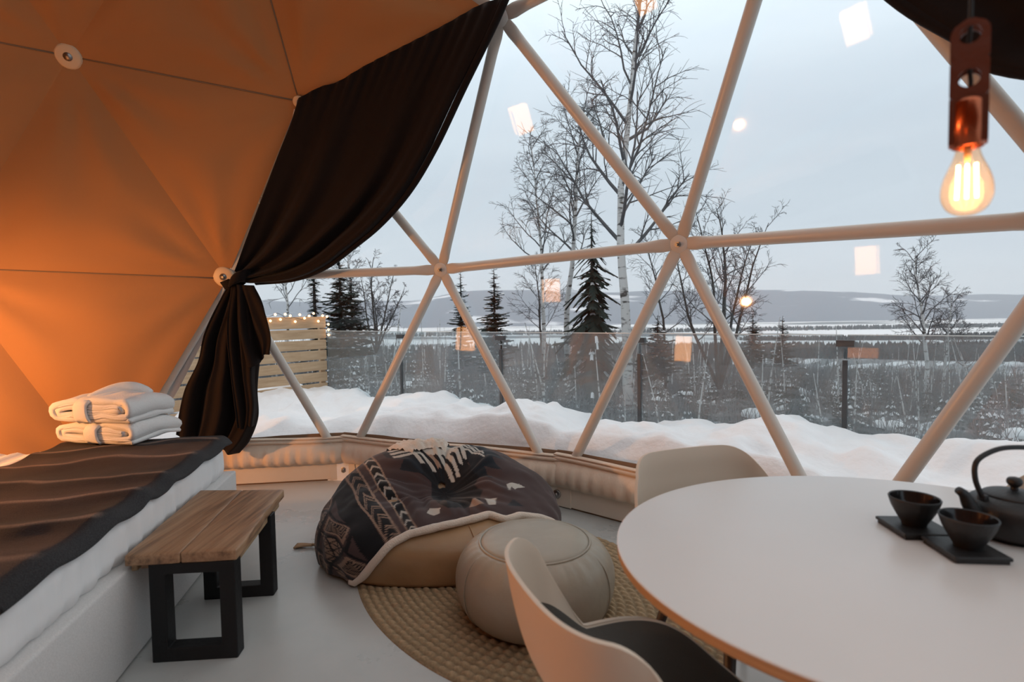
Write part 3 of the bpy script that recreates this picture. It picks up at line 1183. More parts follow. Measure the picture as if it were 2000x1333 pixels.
m_jute = jute_material()
RC, RTH, RA, RB = np.array([.01, 2.62]), 2.25, 1.046, .70
ru, rv = np.array([math.cos(RTH), math.sin(RTH)]), np.array([-math.sin(RTH), math.cos(RTH)])
nr, nt = 175, 560
kk, tt = np.meshgrid(np.linspace(.02, 1, nr), np.linspace(0, 2 * PI, nt, endpoint=False), indexing='ij')
row = kk * RB / .033                                   # braid rows 33 mm wide
x_ = RA * kk * np.cos(tt)
y_ = RB * kk * np.sin(tt)
arc = tt * (RA + RB) / 2 * (np.floor(row) + .5) * .033 / RB
fr = row - np.floor(row)
knots = np.sin(2 * PI * arc / .042 + np.floor(row) * 1.9 + (fr - .5) * 2.6)
hgt = .014 * np.sin(PI * fr) ** .6 * (.62 + .38 * knots) + .001
rug_z = np.where(kk > .998, 0.0, hgt + .001)
XY = RC[None, None] + x_[..., None] * ru + y_[..., None] * rv
V = np.concatenate([XY, rug_z[..., None]], -1).reshape(-1, 3)
rugo = obj('rug', V, grid_faces(nr, nt, wrap=True) + [[j for j in range(nt)][::-1]], m_jute)
tag(rugo, 'oval braided jute rug on the concrete floor under the pouf', 'rug')
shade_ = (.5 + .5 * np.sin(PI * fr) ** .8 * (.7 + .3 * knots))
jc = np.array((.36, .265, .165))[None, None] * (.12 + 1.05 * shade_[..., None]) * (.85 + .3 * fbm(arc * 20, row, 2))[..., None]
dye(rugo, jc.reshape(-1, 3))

# ------------------------------------------------------------------ pouf
m_leather = material('taupe_leather', (.34, .30, .235), .40, spec=.5, noise=(4, .15), bump=(16, .22, 6, .012))
pouf = thing('pouf', 'round taupe leather pouf with a flat stitched top on the jute rug', 'pouf', (.085, 2.345, .016))
PC, PR, PH, PT = np.array([.085, 2.345, .016]), .345, .318, .235
prof = [(.02, 0), (.24, .0), (.285, .012), (.318, .05), (.338, .10), (PR, .155), (.340, .205), (.322, .25), (.292, .285), (.262, .304), (.243, .311), (.236, .306)]
pr_ = spline(prof, 46)
nn = 120
V = []
for r, z in pr_:
    for j in range(nn):
        t = 2 * PI * j / nn
        g = 1 + .012 * math.sin(t * 6 + 1) * math.sin(PI * min(1, z / .3)) + .010 * (float(fbm(t * 4, z * 9, 3)) - .5)
        pk = .006 * math.sin(t * 34 + 3 * float(vnoise(t * 6, 0))) * max(0, (z - .24) / .07) * (z < .31)
        V.append(PC + np.array([(r * g + pk) * math.cos(t), (r * g + pk) * math.sin(t), z]))
obj('body', V, grid_faces(len(pr_), nn, wrap=True) + [list(range(nn))[::-1]], m_leather, pouf)
V = []
tp = [(.238, .304), (.234, .314), (.22, .322), (.17, .327), (.09, .329), (.01, .330)]
for r, z in tp:
    for j in range(nn):
        t = 2 * PI * j / nn
        V.append(PC + np.array([r * math.cos(t), r * math.sin(t), z + .006 * (float(fbm(r * math.cos(t) * 4 + 3, r * math.sin(t) * 16, 3)) - .5) * (r < .23)]))
obj('top_panel', V, grid_faces(len(tp), nn, wrap=True) + [[(len(tp) - 1) * nn + j for j in range(nn)]], m_leather, pouf)
MB().tube([PC + np.array([.241 * math.cos(t), .241 * math.sin(t), .311]) for t in np.linspace(0, 2 * PI, 73)], .0055, 8, cap=False).build('piping', m_leather, pouf)
for k in range(6):
    t = PI / 6 + k * PI / 3
    MB().tube([PC + np.array([r * 1.002 * math.cos(t), r * 1.002 * math.sin(t), z]) for r, z in pr_[6:-3]], .0022, 6).build('seam', m_leather, pouf)

# ------------------------------------------------------------------ bean bag and its patterned blanket
m_bag = material('olive_tan_leather', (.33, .20, .10), .42, noise=(3, .2), bump=(9, .25, 5, .015))
BC = np.array([-.42, 3.105])
BRX, BRY, BN = .655, .56, 2.5
BAGZ = .015


def bag_point(theta, psi, off=0.0):
    """the slumped bag: theta round the plan, psi from the crown (0) down to the floor (about 1.75)"""
    theta, psi = np.asarray(theta, float), np.asarray(psi, float)
    ct_, st_ = np.cos(theta), np.sin(theta)
    S = (np.abs(ct_ / BRX) ** BN + np.abs(st_ / BRY) ** BN) ** (-1 / BN)
    rho = np.sin(np.minimum(psi, PI / 2)) ** .85
    low = np.clip(psi - PI / 2, 0, .4)
    rho = rho - .35 * low ** 2
    x, y = S * rho * ct_, S * rho * st_
    back = 1 / (1 + np.exp(-(y - .02) / .09))
    Hh = .30 + .205 * back - .10 * np.clip((x - .22) / .4, 0, 1) * back + .04 * np.clip(-x / .6, 0, 1)
    Hh = Hh - .105 * np.exp(-(((x - .02) / .22) ** 2 + ((y + .04) / .16) ** 2)) - .03 * np.exp(-(((x - .1) / .05) ** 2 + ((y - .36) / .10) ** 2))
    zc = .115
    z = zc + (Hh - zc) * np.cos(np.minimum(psi, PI / 2)) ** .8 - zc * np.clip(low / .26, 0, 1)
    nx = np.stack([x / BRX ** 2, y / BRY ** 2, np.maximum(z - .1, 0) / .4 ** 2 * .5 + .0], -1)
    nx = nx / (np.linalg.norm(nx, axis=-1, keepdims=True) + 1e-6)
    Pp = np.stack([x + BC[0], y + BC[1], z + BAGZ], -1)
    if np.ndim(off) or off:
        up = np.zeros_like(nx)
        up[..., 2] = np.cos(np.minimum(psi, PI / 2)) ** .7
        d = nx + up
        d /= np.linalg.norm(d, axis=-1, keepdims=True) + 1e-6
        Pp = Pp + d * (np.asarray(off)[..., None] if np.ndim(off) else off)
    return Pp


bag = thing('bean_bag', 'tan leather bean bag chair under the patterned blanket, behind the pouf', 'bean bag', (-.42, 3.09, 0))
nps, nth = 60, 140
PS, TH = np.meshgrid(np.linspace(.004, 1.83, nps), np.linspace(0, 2 * PI, nth, endpoint=False), indexing='ij')
Vb = bag_point(TH, PS, .006 * (fbm(TH * 6, PS * 5, 3) - .5))
obj('body', Vb.reshape(-1, 3), grid_faces(nps, nth, wrap=True) + [[j for j in range(nth)][::-1], [(nps - 1) * nth + j for j in range(nth)]], m_bag, bag, fix=True)
for t in (-1.15, -.55, .35, 1.3, 2.3):
    MB().tube(bag_point(np.full(30, t), np.linspace(.3, 1.75, 30), .002), .004, 6).build('seam', m_bag, bag)

# blanket: azimuthal sheet from the crown, cut along the hem seen in the photograph
gT, gP = np.meshgrid(np.linspace(-PI, PI, 721), np.linspace(.02, 1.8, 260), indexing='ij')
gX = bag_point(gT, gP, .012)
gpx = project(gX)
view = EYE - gX
du = np.gradient(gX, axis=0)
dv = np.gradient(gX, axis=1)
nrm_ = np.cross(dv, du)
facing = np.einsum('ijk,ijk->ij', nrm_, view) > 0


def on_bag(px, py):
    d = (gpx[..., 0] - px) ** 2 + (gpx[..., 1] - py) ** 2
    d = np.where(facing, d, d + 1e5)
    i, j = np.unravel_index(np.argmin(d), d.shape)
    return gT[i, 0], gP[0, j]


hem_px = [(690, 1148), (712, 1122), (740, 1090), (765, 1062), (800, 1043), (850, 1032), (905, 1018), (952, 1006), (985, 1016), (1010, 1008), (1050, 1012), (1078, 1022)]
hem_tp = np.array([on_bag(*p) for p in hem_px])
hem_tp = hem_tp[np.argsort(hem_tp[:, 0])]

ps_ = np.linspace(0, 1.8, 181)


def arc_len(theta):
    c = bag_point(np.full(181, theta), ps_, .012)
    return np.r_[0, np.cumsum(np.linalg.norm(np.diff(c, axis=0), axis=1))]


nk, nT = 210, 460
th_grid = np.linspace(-PI, PI, nT, endpoint=False)
hem_t, hem_p = hem_tp[:, 0], hem_tp[:, 1]
kt = np.r_[-PI, hem_t[0] - .12, hem_t, hem_t[-1] + .12, PI]
kp = np.r_[1.80, 1.80, hem_p, 1.72, 1.80]
psi_max = np.interp(th_grid, kt, kp)
ker = np.array([1, 2, 3, 2, 1.]) / 9
psi_max = np.convolve(np.r_[psi_max[-2:], psi_max, psi_max[:2]], ker, 'valid')
Kk, Tg = np.meshgrid(np.linspace(.01, 1, nk), th_grid, indexing='ij')
Pg = Kk * psi_max[None]
S_of = np.stack([np.interp(Pg[:, j], ps_, arc_len(th_grid[j])) for j in range(nT)], 1)
Ug, Vg = S_of * np.cos(Tg), S_of * np.sin(Tg)
wr = .020 + .028 * (fbm(Ug * 5 + 3, Vg * 5 + 9, 3) - .45) + .012 * np.sin(Tg * 23 + 4 * fbm(Tg * 3, Pg * 2, 2)) * np.clip(Pg - .9, 0, .6)
crease = np.sin((Ug * .8 + Vg * .6) * 30 + 7 * fbm(Ug * 4, Vg * 4, 2)) * np.exp(-(((Ug + .12) / .30) ** 2 + ((Vg + .20) / .26) ** 2)) * .013
bx, by = bag_point(Tg, Pg)[..., 0] - BC[0] - .02, bag_point(Tg, Pg)[..., 1] - BC[1] + .04
rho_d, phi_d = np.hypot(bx, by), np.arctan2(by, bx)
folds = .016 * np.sin(9 * phi_d + 3.5 * fbm(rho_d * 6, phi_d * 1.5, 2) + 1) ** 3 * np.exp(-((rho_d - .26) / .13) ** 2)
blk = bag_point(Tg, Pg, wr + crease + folds)
blk[..., 2] = np.maximum(blk[..., 2], .024)
blanket = thing('patterned_blanket', 'dark geometric patterned blanket with cream fleece lining draped over the bean bag', 'blanket', (-.42, 3.09, 0))


def cloth_paint(name):
    m = bpy.data.materials.new(name)
    m.use_nodes = True
    N, L = m.node_tree.nodes, m.node_tree.links
    p = N['Principled BSDF']
    p.inputs['Roughness'].default_value = .9
    p.inputs['Specular IOR Level'].default_value = .15
    p.inputs['Sheen Weight'].default_value = .15
    at = N.new('ShaderNodeAttribute')
    at.attribute_name = 'dye'
    L.new(at.outputs['Color'], p.inputs['Base Color'])
    tc, nz, bn = N.new('ShaderNodeTexCoord'), N.new('ShaderNodeTexNoise'), N.new('ShaderNodeBump')
    nz.inputs['Scale'].default_value = 320
    bn.inputs['Strength'].default_value = .3
    bn.inputs['Distance'].default_value = .003
    L.new(tc.outputs['Object'], nz.inputs['Vector'])
    L.new(nz.outputs['Fac'], bn.inputs['Height'])
    L.new(bn.outputs[0], p.inputs['Normal'])
    return m


bo = obj('cloth', blk.reshape(-1, 3), grid_faces(nk, nT, wrap=True), cloth_paint('woven_pattern'), blanket, solid=.010)
# woven pattern in cloth coordinates: p runs across the stripes, q along them
LM = [((718, 903), 0, 0), ((745, 945), 0, .33), ((775, 985), 0, .66), ((805, 1036), 0, 1), ((690, 905), 1, 0), ((720, 950), 1, .33), ((755, 1005), 1, .66), ((790, 1058), 1, 1),
      ((668, 925), 2, 0), ((700, 975), 2, .33), ((740, 1035), 2, .66), ((770, 1082), 2, 1), ((640, 950), 3, 0), ((680, 1012), 3, .35), ((716, 1062), 3, .65), ((748, 1102), 3, 1),
      ((665, 1040), 4.2, .6), ((622, 1010), 4.9, .3), ((655, 1115), 4.8, 1), ((612, 1090), 6.1, .8), ((848, 884), -3.2, 0), ((885, 935), -3.4, .4), ((870, 992), -3.0, .85), ((955, 992), -5, 1),
      ((920, 882), -4.5, 0), ((975, 910), -6, .05), ((1010, 960), -7.5, .6), ((1060, 1000), -9, 1.0), ((780, 905), -1.5, .1), ((830, 1000), -1.6, .85), ((800, 950), -1.4, .45)]
uv_, tg_ = [], []
for px_, p_, q_ in LM:
    t, s = on_bag(*px_)
    a = np.interp(s, ps_, arc_len(t))
    uv_.append((a * math.cos(t), a * math.sin(t)))
    tg_.append((p_, q_))
uv_, tg_ = np.array(uv_), np.array(tg_)


def tps(A_, B__):
    r2 = ((A_[:, None] - B__[None]) ** 2).sum(-1)
    return r2 * np.log(r2 + 1e-9) * .5


n_ = len(uv_)
Km = np.zeros((n_ + 3, n_ + 3))
Km[:n_, :n_] = tps(uv_, uv_) + np.eye(n_) * .003
Km[:n_, n_:] = np.c_[np.ones(n_), uv_]
Km[n_:, :n_] = np.c_[np.ones(n_), uv_].T
co = np.linalg.solve(Km, np.vstack([tg_, np.zeros((3, 2))]))
Q_ = np.stack([Ug.ravel(), Vg.ravel()], 1)
pq = tps(Q_, uv_) @ co[:n_] + np.c_[np.ones(len(Q_)), Q_] @ co[n_:]
p_, q_ = pq[:, 0], pq[:, 1]
BROWN, BLACK, NAVY, TAN, CREAM = [np.array(c) for c in ((.050, .031, .030), (.0075, .0075, .009), (.011, .014, .019), (.25, .165, .12), (.42, .385, .34))]
pc = np.tile(BROWN, (len(p_), 1))


def paint(mask, c):
    pc[mask] = c


fr_ = lambda x: x - np.floor(x)


def poly(pts):
    pts = np.array(pts, float)
    ins = np.zeros(len(p_), bool)
    j = len(pts) - 1
    for i in range(len(pts)):
        (xi, yi), (xj, yj) = pts[i], pts[j]
        c = ((yi > q_) != (yj > q_)) & (p_ < (xj - xi) * (q_ - yi) / (yj - yi + 1e-12) + xi)
        ins ^= c
        j = i
    return ins


# centre field
paint(poly([(-1.2, -.6), (-1.5, .02), (-2.1, .12), (-1.9, .3), (-2.5, .45), (-2.3, .62), (-2.9, .95), (-4.6, .95), (-5.0, .6), (-4.4, .5), (-4.8, .35), (-4.2, .2), (-5.2, -.05), (-5.6, -.6)]), BLACK)
paint(poly([(-4.2, -.3), (-6.6, -.1), (-5.5, .02), (-6.2, .16), (-5.0, .2), (-5.6, .38), (-4.3, .34)]), NAVY)
paint(poly([(-.9, -.4), (-1.0, .05), (-1.7, .13), (-1.3, .22), (-2.2, .36), (-2.4, .0), (-2.2, -.4)]), NAVY)
for k, (pp, ln) in enumerate(((-2.35, .20), (-2.65, .30), (-2.95, .26), (-3.25, .44), (-3.55, .40), (-3.85, .24), (-4.1, .16))):
    sl = (p_ - pp + .35 * (q_ - .1))
    paint((np.abs(sl) < .085) & (q_ > -.05) & (q_ < ln), CREAM if k != 2 else TAN)
paint(poly([(-2.7, -.12), (-4.0, -.12), (-3.7, .07), (-2.9, .06)]), CREAM)
for k in range(3):
    paint((np.abs(q_ - (-.10 + .052 * k) - .03 * np.abs(p_ + 3.2)) < .016) & (np.abs(p_ + 3.2) < 1.9) & (np.abs(p_ + 3.2) > .55), CREAM)
paint(poly([(-4.0, .98), (-4.5, .78), (-4.7, .98)]), TAN)
paint(poly([(-4.95, 1.0), (-5.0, .80), (-5.75, .82), (-5.4, 1.0)]), CREAM)
paint(poly([(-6.6, .50), (-7.0, .42), (-7.6, .44), (-8.0, .50), (-7.5, .56), (-7.2, .62), (-7.0, .54), (-6.7, .70)]), CREAM)
paint(poly([(-1.6, .90), (-2.0, .84), (-2.6, .90), (-2.3, .97), (-1.9, .97)]), CREAM)
paint(poly([(-6.2, 1.02), (-6.9, .86), (-7.4, 1.02)]), NAVY)
# zigzag braid, arrow band, plain black band
b0 = np.abs(p_) < .34
paint(b0, BLACK)
cv = fr_(q_ * 9.5 - np.abs(p_) * 1.3)
paint(b0 & (cv < .26), CREAM * .8)
paint((np.abs(np.abs(p_) - .36) < .05), TAN)
b1 = (p_ > 1) & (p_ < 2)
paint(b1, BLACK)
cv = fr_(q_ * 8.5 - np.abs(p_ - 1.5) * 1.5)
paint(b1 & ((cv < .14) | ((cv > .26) & (cv < .36))) & (np.abs(p_ - 1.5) < .42), TAN)
paint((np.abs(p_ - 1) < .07) | (np.abs(p_ - 2) < .07), TAN)
paint((p_ > 2.08) & (p_ < 3.45), BLACK)
paint((np.abs(q_ - .40) < .008) & (p_ > .4) & (p_ < .93), TAN * .6)
# lozenges
z = p_ > 3.45
a_, b_ = (p_ - 3.35) / 1.45, q_ * 2.6 + .1
da, db = np.abs(fr_(a_) - .5), np.abs(fr_(b_) - .5)
dd = da + db
paint(z, BLACK)
paint(z & (dd < .47), BROWN * 1.1)
paint(z & (dd < .40), TAN)
paint(z & (dd < .31), BLACK)
paint(z & (dd < .28) & (fr_((b_ * 14 + np.abs(fr_(a_) - .5) * 9)) < .5), TAN * .8)
paint(z & (dd > .55) & (dd < .95) & (fr_(a_ * 6) > .18) & (fr_(b_ * 6 + a_ * 3) > .16) & (fr_(b_ * 6 - a_ * 3) > .16) & (fr_(a_) > .5), TAN * .9)
paint(z & (dd > .60) & (dd < .90) & (fr_(a_) <= .5), BROWN * 1.2)
paint(z & (p_ > 6.8), BLACK)
dye(bo, pc)
# fleece edge along the front hem
m_fleece = material('cream_fleece', (.60, .52, .44), .95, spec=.1, sheen=.4, bump=(160, .6, 2, .008))
tt_ = np.linspace(hem_t[0] - .02, hem_t[-1] + .02, 90)
hp = np.interp(tt_, th_grid, psi_max)
hemc = bag_point(tt_, hp + .02, .020 + .012 * (fbm(tt_ * 5, tt_ * 0, 2) - .3))
hemc[:, 2] = np.maximum(hemc[:, 2], .03)
MB().tube(hemc, .018 + .003 * fbm(np.linspace(0, 30, 90), np.zeros(90), 2), 10).build('fleece_edge', m_fleece, blanket)
# lining turned over at the crown behind
V = []
for i in range(28):
    for j in range(18):
        t, s = 1.55 + 1.0 * i / 27, .30 + .42 * j / 17
        o_ = .034 + .050 * float(fbm(i * .45, j * .5, 3)) - .03 * (max(0, abs(j - 8.5) - 6) / 2.5 + max(0, abs(i - 13.5) - 11) / 2.5)
        V.append(bag_point(np.array([t]), np.array([s]), np.array([o_]))[0])
obj('turned_lining', V, grid_faces(28, 18), m_fleece, blanket)
m_tassel = material('tan_yarn', (.36, .23, .13), .9)
for (tx, ty), dirs in (((592, 1066), (-1, 0)), ((1086, 1026), (1, -.4))):
    c = at_z(tx, ty, .012)
    mb = MB()
    d0 = np.array([dirs[0], dirs[1], 0.]) / np.hypot(*dirs)
    sd = np.array([-d0[1], d0[0], 0])
    for k in range(9):
        f = (k - 4) / 4
        pth = [c - d0 * .055 + sd * f * .006, c + sd * f * .014 + UZ * .006, c + d0 * .045 + sd * (f * .028 + .006 * math.sin(k * 3)) - UZ * .004]
        mb.tube(bez(*pth, n=7), .006, 5)
    mb.tube([c - d0 * .13, c - d0 * .05 + UZ * .004], .008, 6)
    mb.build('tassel', m_tassel, blanket)

# ------------------------------------------------------------------ table
m_top = material('white_laminate', (.66, .645, .63), .28, spec=.5, noise=(2, .04), bump=(3, .03))
m_ply = ramp_material('plywood_edge', [(.3, (.40, .24, .12)), (.7, (.55, .36, .20))], 6, 4, (.5, .6), .1, stretch=(1, 1, 60))
m_grey = material('grey_steel', (.22, .22, .21), .45)
TX, TY, TA, TB, TZ = .95, 1.262, .70, .612, .74
table = thing('dining_table', 'round white topped table with wooden edge holding the black tea set', 'table', (TX, TY, 0))
nn = 128
el = [(math.cos(2 * PI * j / nn), math.sin(2 * PI * j / nn)) for j in range(nn)]
V = []
for k, z in ((.995, TZ), (1.0, TZ - .0015), (1.0, TZ - .004)):
    V += [(TX + TA * k * c, TY + TB * k * s, z) for c, s in el]
V += [(TX + TA * .97 * c, TY + TB * .97 * s, TZ - .004) for c, s in el]
obj('table_top', V, [list(range(nn))] + grid_faces(4, nn, wrap=True), m_top, table, smooth=False)
V = []
for k, z in ((.9995, TZ - .0035), (.999, TZ - .022), (.985, TZ - .030), (.90, TZ - .030)):
    V += [(TX + TA * k * c, TY + TB * k * s, z) for c, s in el]
obj('wood_edge', V, grid_faces(4, nn, wrap=True) + [[3 * nn + j for j in range(nn)]], m_ply, table, smooth=False)
mb = MB()
mb.lathe([(.001, .028), (.30, .028), (.315, .020), (.32, 0), (.001, 0)], (TX + .02, TY + .05, 0), 48)
mb.build('base_plate', m_grey, table)
mb = MB()
mb.lathe([(.07, .02), (.055, .06), (.055, .66), (.09, .70), (.09, .71)], (TX + .02, TY + .05, 0), 32)
mb.build('column', m_grey, table)

# ------------------------------------------------------------------ chairs: one-piece shells on wooden legs
m_shell = material('warm_white_plastic', (.62, .53, .43), .45, spec=.4)
m_seat_shade = material('dark_grey_shade', (.085, .080, .072), .85, spec=.2, bump=(200, .2))
m_leg = material('smoked_oak', (.040, .026, .018), .5)


def chair(label, x, y, face, back_h=.80, z0=0, curve=.704, spread=.30, wrap=.534):
    """seat centre at x, y; face = direction the sitter looks"""
    ch = thing('dining_chair', label, 'chair', (x, y, z0), 'dining chairs at the white table', rotz=face)
    # local frame: +x is forward
    nt_, nk_ = 160, 26
    V = []
    for i in range(nt_):
        t = 2 * PI * i / nt_                      # 0 = front, pi = back
        c, s = math.cos(t), math.sin(t)
        n_ = 3.5
        S = (abs(c / (.249 if c > 0 else .242)) ** n_ + abs(s / .249) ** n_) ** (-1 / n_)
        bk = (1 - c) / 2                          # 0 front .. 1 back
        k = min(1, max(0, (bk - wrap) / spread))
        rise = (k * k * (3 - 2 * k)) ** curve
        h = .445 + (back_h - .445) * rise
        flare = .047 * rise + .035 * math.sin(PI * min(1, rise * 1.2)) * abs(s)
        front_drop = .047 * max(0, c) ** 3
        for j in range(nk_):
            u = j / (nk_ - 1)
            # profile: flat pan, fillet, rising wall
            a_ = np.array([0.02, .440])
            b_ = np.array([S * .98, .430])
            d_ = np.array([S + flare, h - front_drop])
            if u < .45:
                f = u / .45
                r, z = a_ * (1 - f) + np.array([S * .72, .428]) * f
            else:
                f = (u - .45) / .55
                r, z = (1 - f) ** 2 * np.array([S * .72, .428]) + 2 * f * (1 - f) * (b_ * (1 - .0) + np.array([.012, 0])) + f * f * d_
            V.append((r * c, r * s, z))
    F = []
    for i in range(nt_):
        for j in range(nk_ - 1):
            F.append([i * nk_ + j, i * nk_ + j + 1, ((i + 1) % nt_) * nk_ + j + 1, ((i + 1) % nt_) * nk_ + j])
    F.append([i * nk_ for i in range(nt_)][::-1])
    o = obj('seat_shell', V, F, m_shell, ch, local=True, solid=.010)
    o.modifiers['thick'].use_rim = True
    bv = o.modifiers.new('round', 'BEVEL')
    bv.width = .0045
    bv.segments = 3
    bv.limit_method = 'ANGLE'
    # thin dark sheet in the pan: shade under the table put in as colour
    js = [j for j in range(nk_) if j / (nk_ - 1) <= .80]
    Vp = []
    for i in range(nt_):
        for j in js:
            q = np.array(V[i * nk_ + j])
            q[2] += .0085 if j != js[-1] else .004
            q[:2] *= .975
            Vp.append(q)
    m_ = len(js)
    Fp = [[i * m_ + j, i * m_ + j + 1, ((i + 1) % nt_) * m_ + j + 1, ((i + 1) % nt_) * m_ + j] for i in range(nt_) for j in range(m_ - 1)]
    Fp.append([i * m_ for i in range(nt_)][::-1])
    obj('seat_shade', Vp, Fp, m_seat_shade, ch, local=True, label='dark grey sheet painting in the shade on the seat')
    for sx, sy in ((1, 1), (1, -1), (-1, 1), (-1, -1)):
        p0, p1 = np.array([.13 * sx, .14 * sy, .425]), np.array([.225 * sx - .01, .225 * sy, 0.0])
        MB().tube([p0, p0 * .5 + p1 * .5, p1], [.020, .016, .011], 12).build('leg', m_leg, ch, local=True)
    mb = MB()
    for sy in (1, -1):
        mb.tube([(.14, .145 * sy, .405), (-.14, .145 * sy, .405)], .010, 8)
    for sx in (1, -1):
        mb.tube([(.135 * sx, .145, .405), (.135 * sx, -.145, .405)], .010, 8)
    mb.build('under_frame', m_leg, ch, local=True)
    return ch


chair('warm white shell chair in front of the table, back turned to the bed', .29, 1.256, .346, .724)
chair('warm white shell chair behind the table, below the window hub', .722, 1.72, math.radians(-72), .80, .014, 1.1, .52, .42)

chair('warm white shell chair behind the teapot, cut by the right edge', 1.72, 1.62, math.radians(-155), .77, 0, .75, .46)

# ------------------------------------------------------------------ tea set
m_iron = material('black_cast_iron', (.0125, .013, .014), .48, spec=.45, bump=(140, .25, 2, .004))
m_iron_in = material('dark_glaze', (.012, .012, .013), .15, spec=.6)


def cup(label, x, y, z):
    t = thing('tea_cup', label, 'cup', (x, y, z), 'cast iron tea cups')
    prof = [(.001, .002), (.026, 0), (.028, .004), (.030, .008), (.040, .026), (.050, .046), (.0565, .066), (.0575, .070), (.056, .0725), (.0535, .070)]
    MB().lathe(spline(prof, 34), (x, y, z), 48).build('body', m_iron, t)
    inn = [(.0535, .070), (.046, .045), (.036, .026), (.022, .014), (.001, .011)]
    MB().lathe(spline(inn, 20), (x, y, z), 48).build('bowl_inside', m_iron_in, t)


def coaster(label, x, y, ang, s):
    t = thing('coaster', label, 'coaster', (x, y, TZ), 'black square coasters')
    X, Y = np.array([math.cos(ang), math.sin(ang), 0]), np.array([-math.sin(ang), math.cos(ang), 0])
    c = np.array([x, y, TZ])
    MB().box(c + UZ * .0125, (s, s, .009), X, Y).build('plate', m_iron, t, smooth=False, bevel=.003)
    MB().box(c + UZ * .004, (s * .93, s * .93, .008), X, Y).build('foot', m_iron, t, smooth=False, bevel=.001)


def quad_coaster(label, pts):
    P_ = np.array([at_z(px_, py_, TZ + .016)[:2] for px_, py_ in pts])
    c = P_.mean(0)
    e1 = (P_[1] - P_[0]) + (P_[2] - P_[3])
    ang = math.atan2(e1[1], e1[0])
    s = (np.linalg.norm(P_[1] - P_[0]) + np.linalg.norm(P_[2] - P_[1])) / 2
    coaster(label, c[0], c[1], ang, s)
    return c


quad_coaster('black square coaster under the tea cup standing farther left', [(1718, 1014), (1776, 1050), (1858, 1038), (1800, 1006)])
quad_coaster('black square coaster under the tea cup standing nearer the teapot', [(1801, 1052), (1882, 1098), (1972, 1090), (1890, 1040)])
c1_ = at_z(1785, 1024, TZ + .018)
c2_ = at_z(1890, 1067, TZ + .018)
cup('black iron tea cup standing farther left, clear of the teapot', c1_[0], c1_[1], TZ + .0172)
cup('black iron tea cup standing in front of the teapot', c2_[0], c2_[1], TZ + .0172)
TP = np.array([1.245, 1.335, TZ])
tp_ = thing('teapot', 'black cast iron teapot with arched handle beside the two cups', 'teapot', tuple(TP))
prof = [(.001, .006), (.055, .004), (.062, 0), (.066, .006), (.082, .016), (.094, .038), (.099, .060), (.096, .080), (.084, .096), (.068, .104), (.060, .106), (.058, .102)]
MB().lathe(spline(prof, 46), TP, 56).build('body', m_iron, tp_)
lid = MB().lathe(spline([(.062, .103), (.062, .109), (.050, .115), (.025, .120), (.008, .122), (.001, .122)], 26), TP, 48).build('lid', m_iron, tp_)
MB().lathe(spline([(.001, .120), (.008, .122), (.0075, .128), (.014, .135), (.016, .143), (.012, .151), (.001, .154)], 24), TP, 28).build('knob', m_iron, lid)
sp = spline([TP + np.array(p) for p in ((-.070, -.004, .052), (-.098, -.004, .066), (-.116, -.004, .088), (-.128, -.004, .112), (-.143, -.004, .124))], 16)
MB().tube(sp, np.linspace(.024, .0095, 16), 16).build('spout', m_iron, tp_)
hp_ = spline([TP + np.array(p) for p in ((-.078, 0, .100), (-.098, 0, .150), (-.095, 0, .195), (-.05, 0, .222), (.0, 0, .228), (.05, 0, .222), (.095, 0, .195), (.098, 0, .150), (.078, 0, .100))], 44)
MB().tube(hp_, .0062, 12, up=(0, 1, 0)).build('handle', m_iron, tp_)
for s_ in (-1, 1):
    MB().box(TP + np.array([.078 * s_, 0, .098]), (.014, .022, .026)).build('handle_lug', m_iron, tp_, bevel=.003)

# ------------------------------------------------------------------ pendant lamp over the table
m_strap = material('copper_brown_leather', (.105, .030, .017), .35, spec=.6, bump=(50, .15))
m_copper = material('copper_sleeve', (.42, .12, .06), .25, metal=1)
m_cord = material('black_cord', (.01, .01, .01), .7)
LP = np.array([.706, .85, 0])
pend = thing('pendant_lamp', 'hanging filament bulb in a brown leather strap above the table', 'lamp', (LP[0], LP[1], 1.45))
zb, zs, zt_ = 1.458, 1.563, 1.752             # bulb tip, socket bottom, strap top
SW, TH_ = .0235, .0115                         # strap half width, half gap
holes = [(1.722, .0135), (1.664, .0135)]
a_cam = math.atan2(LP[1], LP[0]) - PI / 2      # the flat face looks towards the room
FX = np.array([math.cos(a_cam), math.sin(a_cam), 0])
FY = np.array([-math.sin(a_cam), math.cos(a_cam), 0])


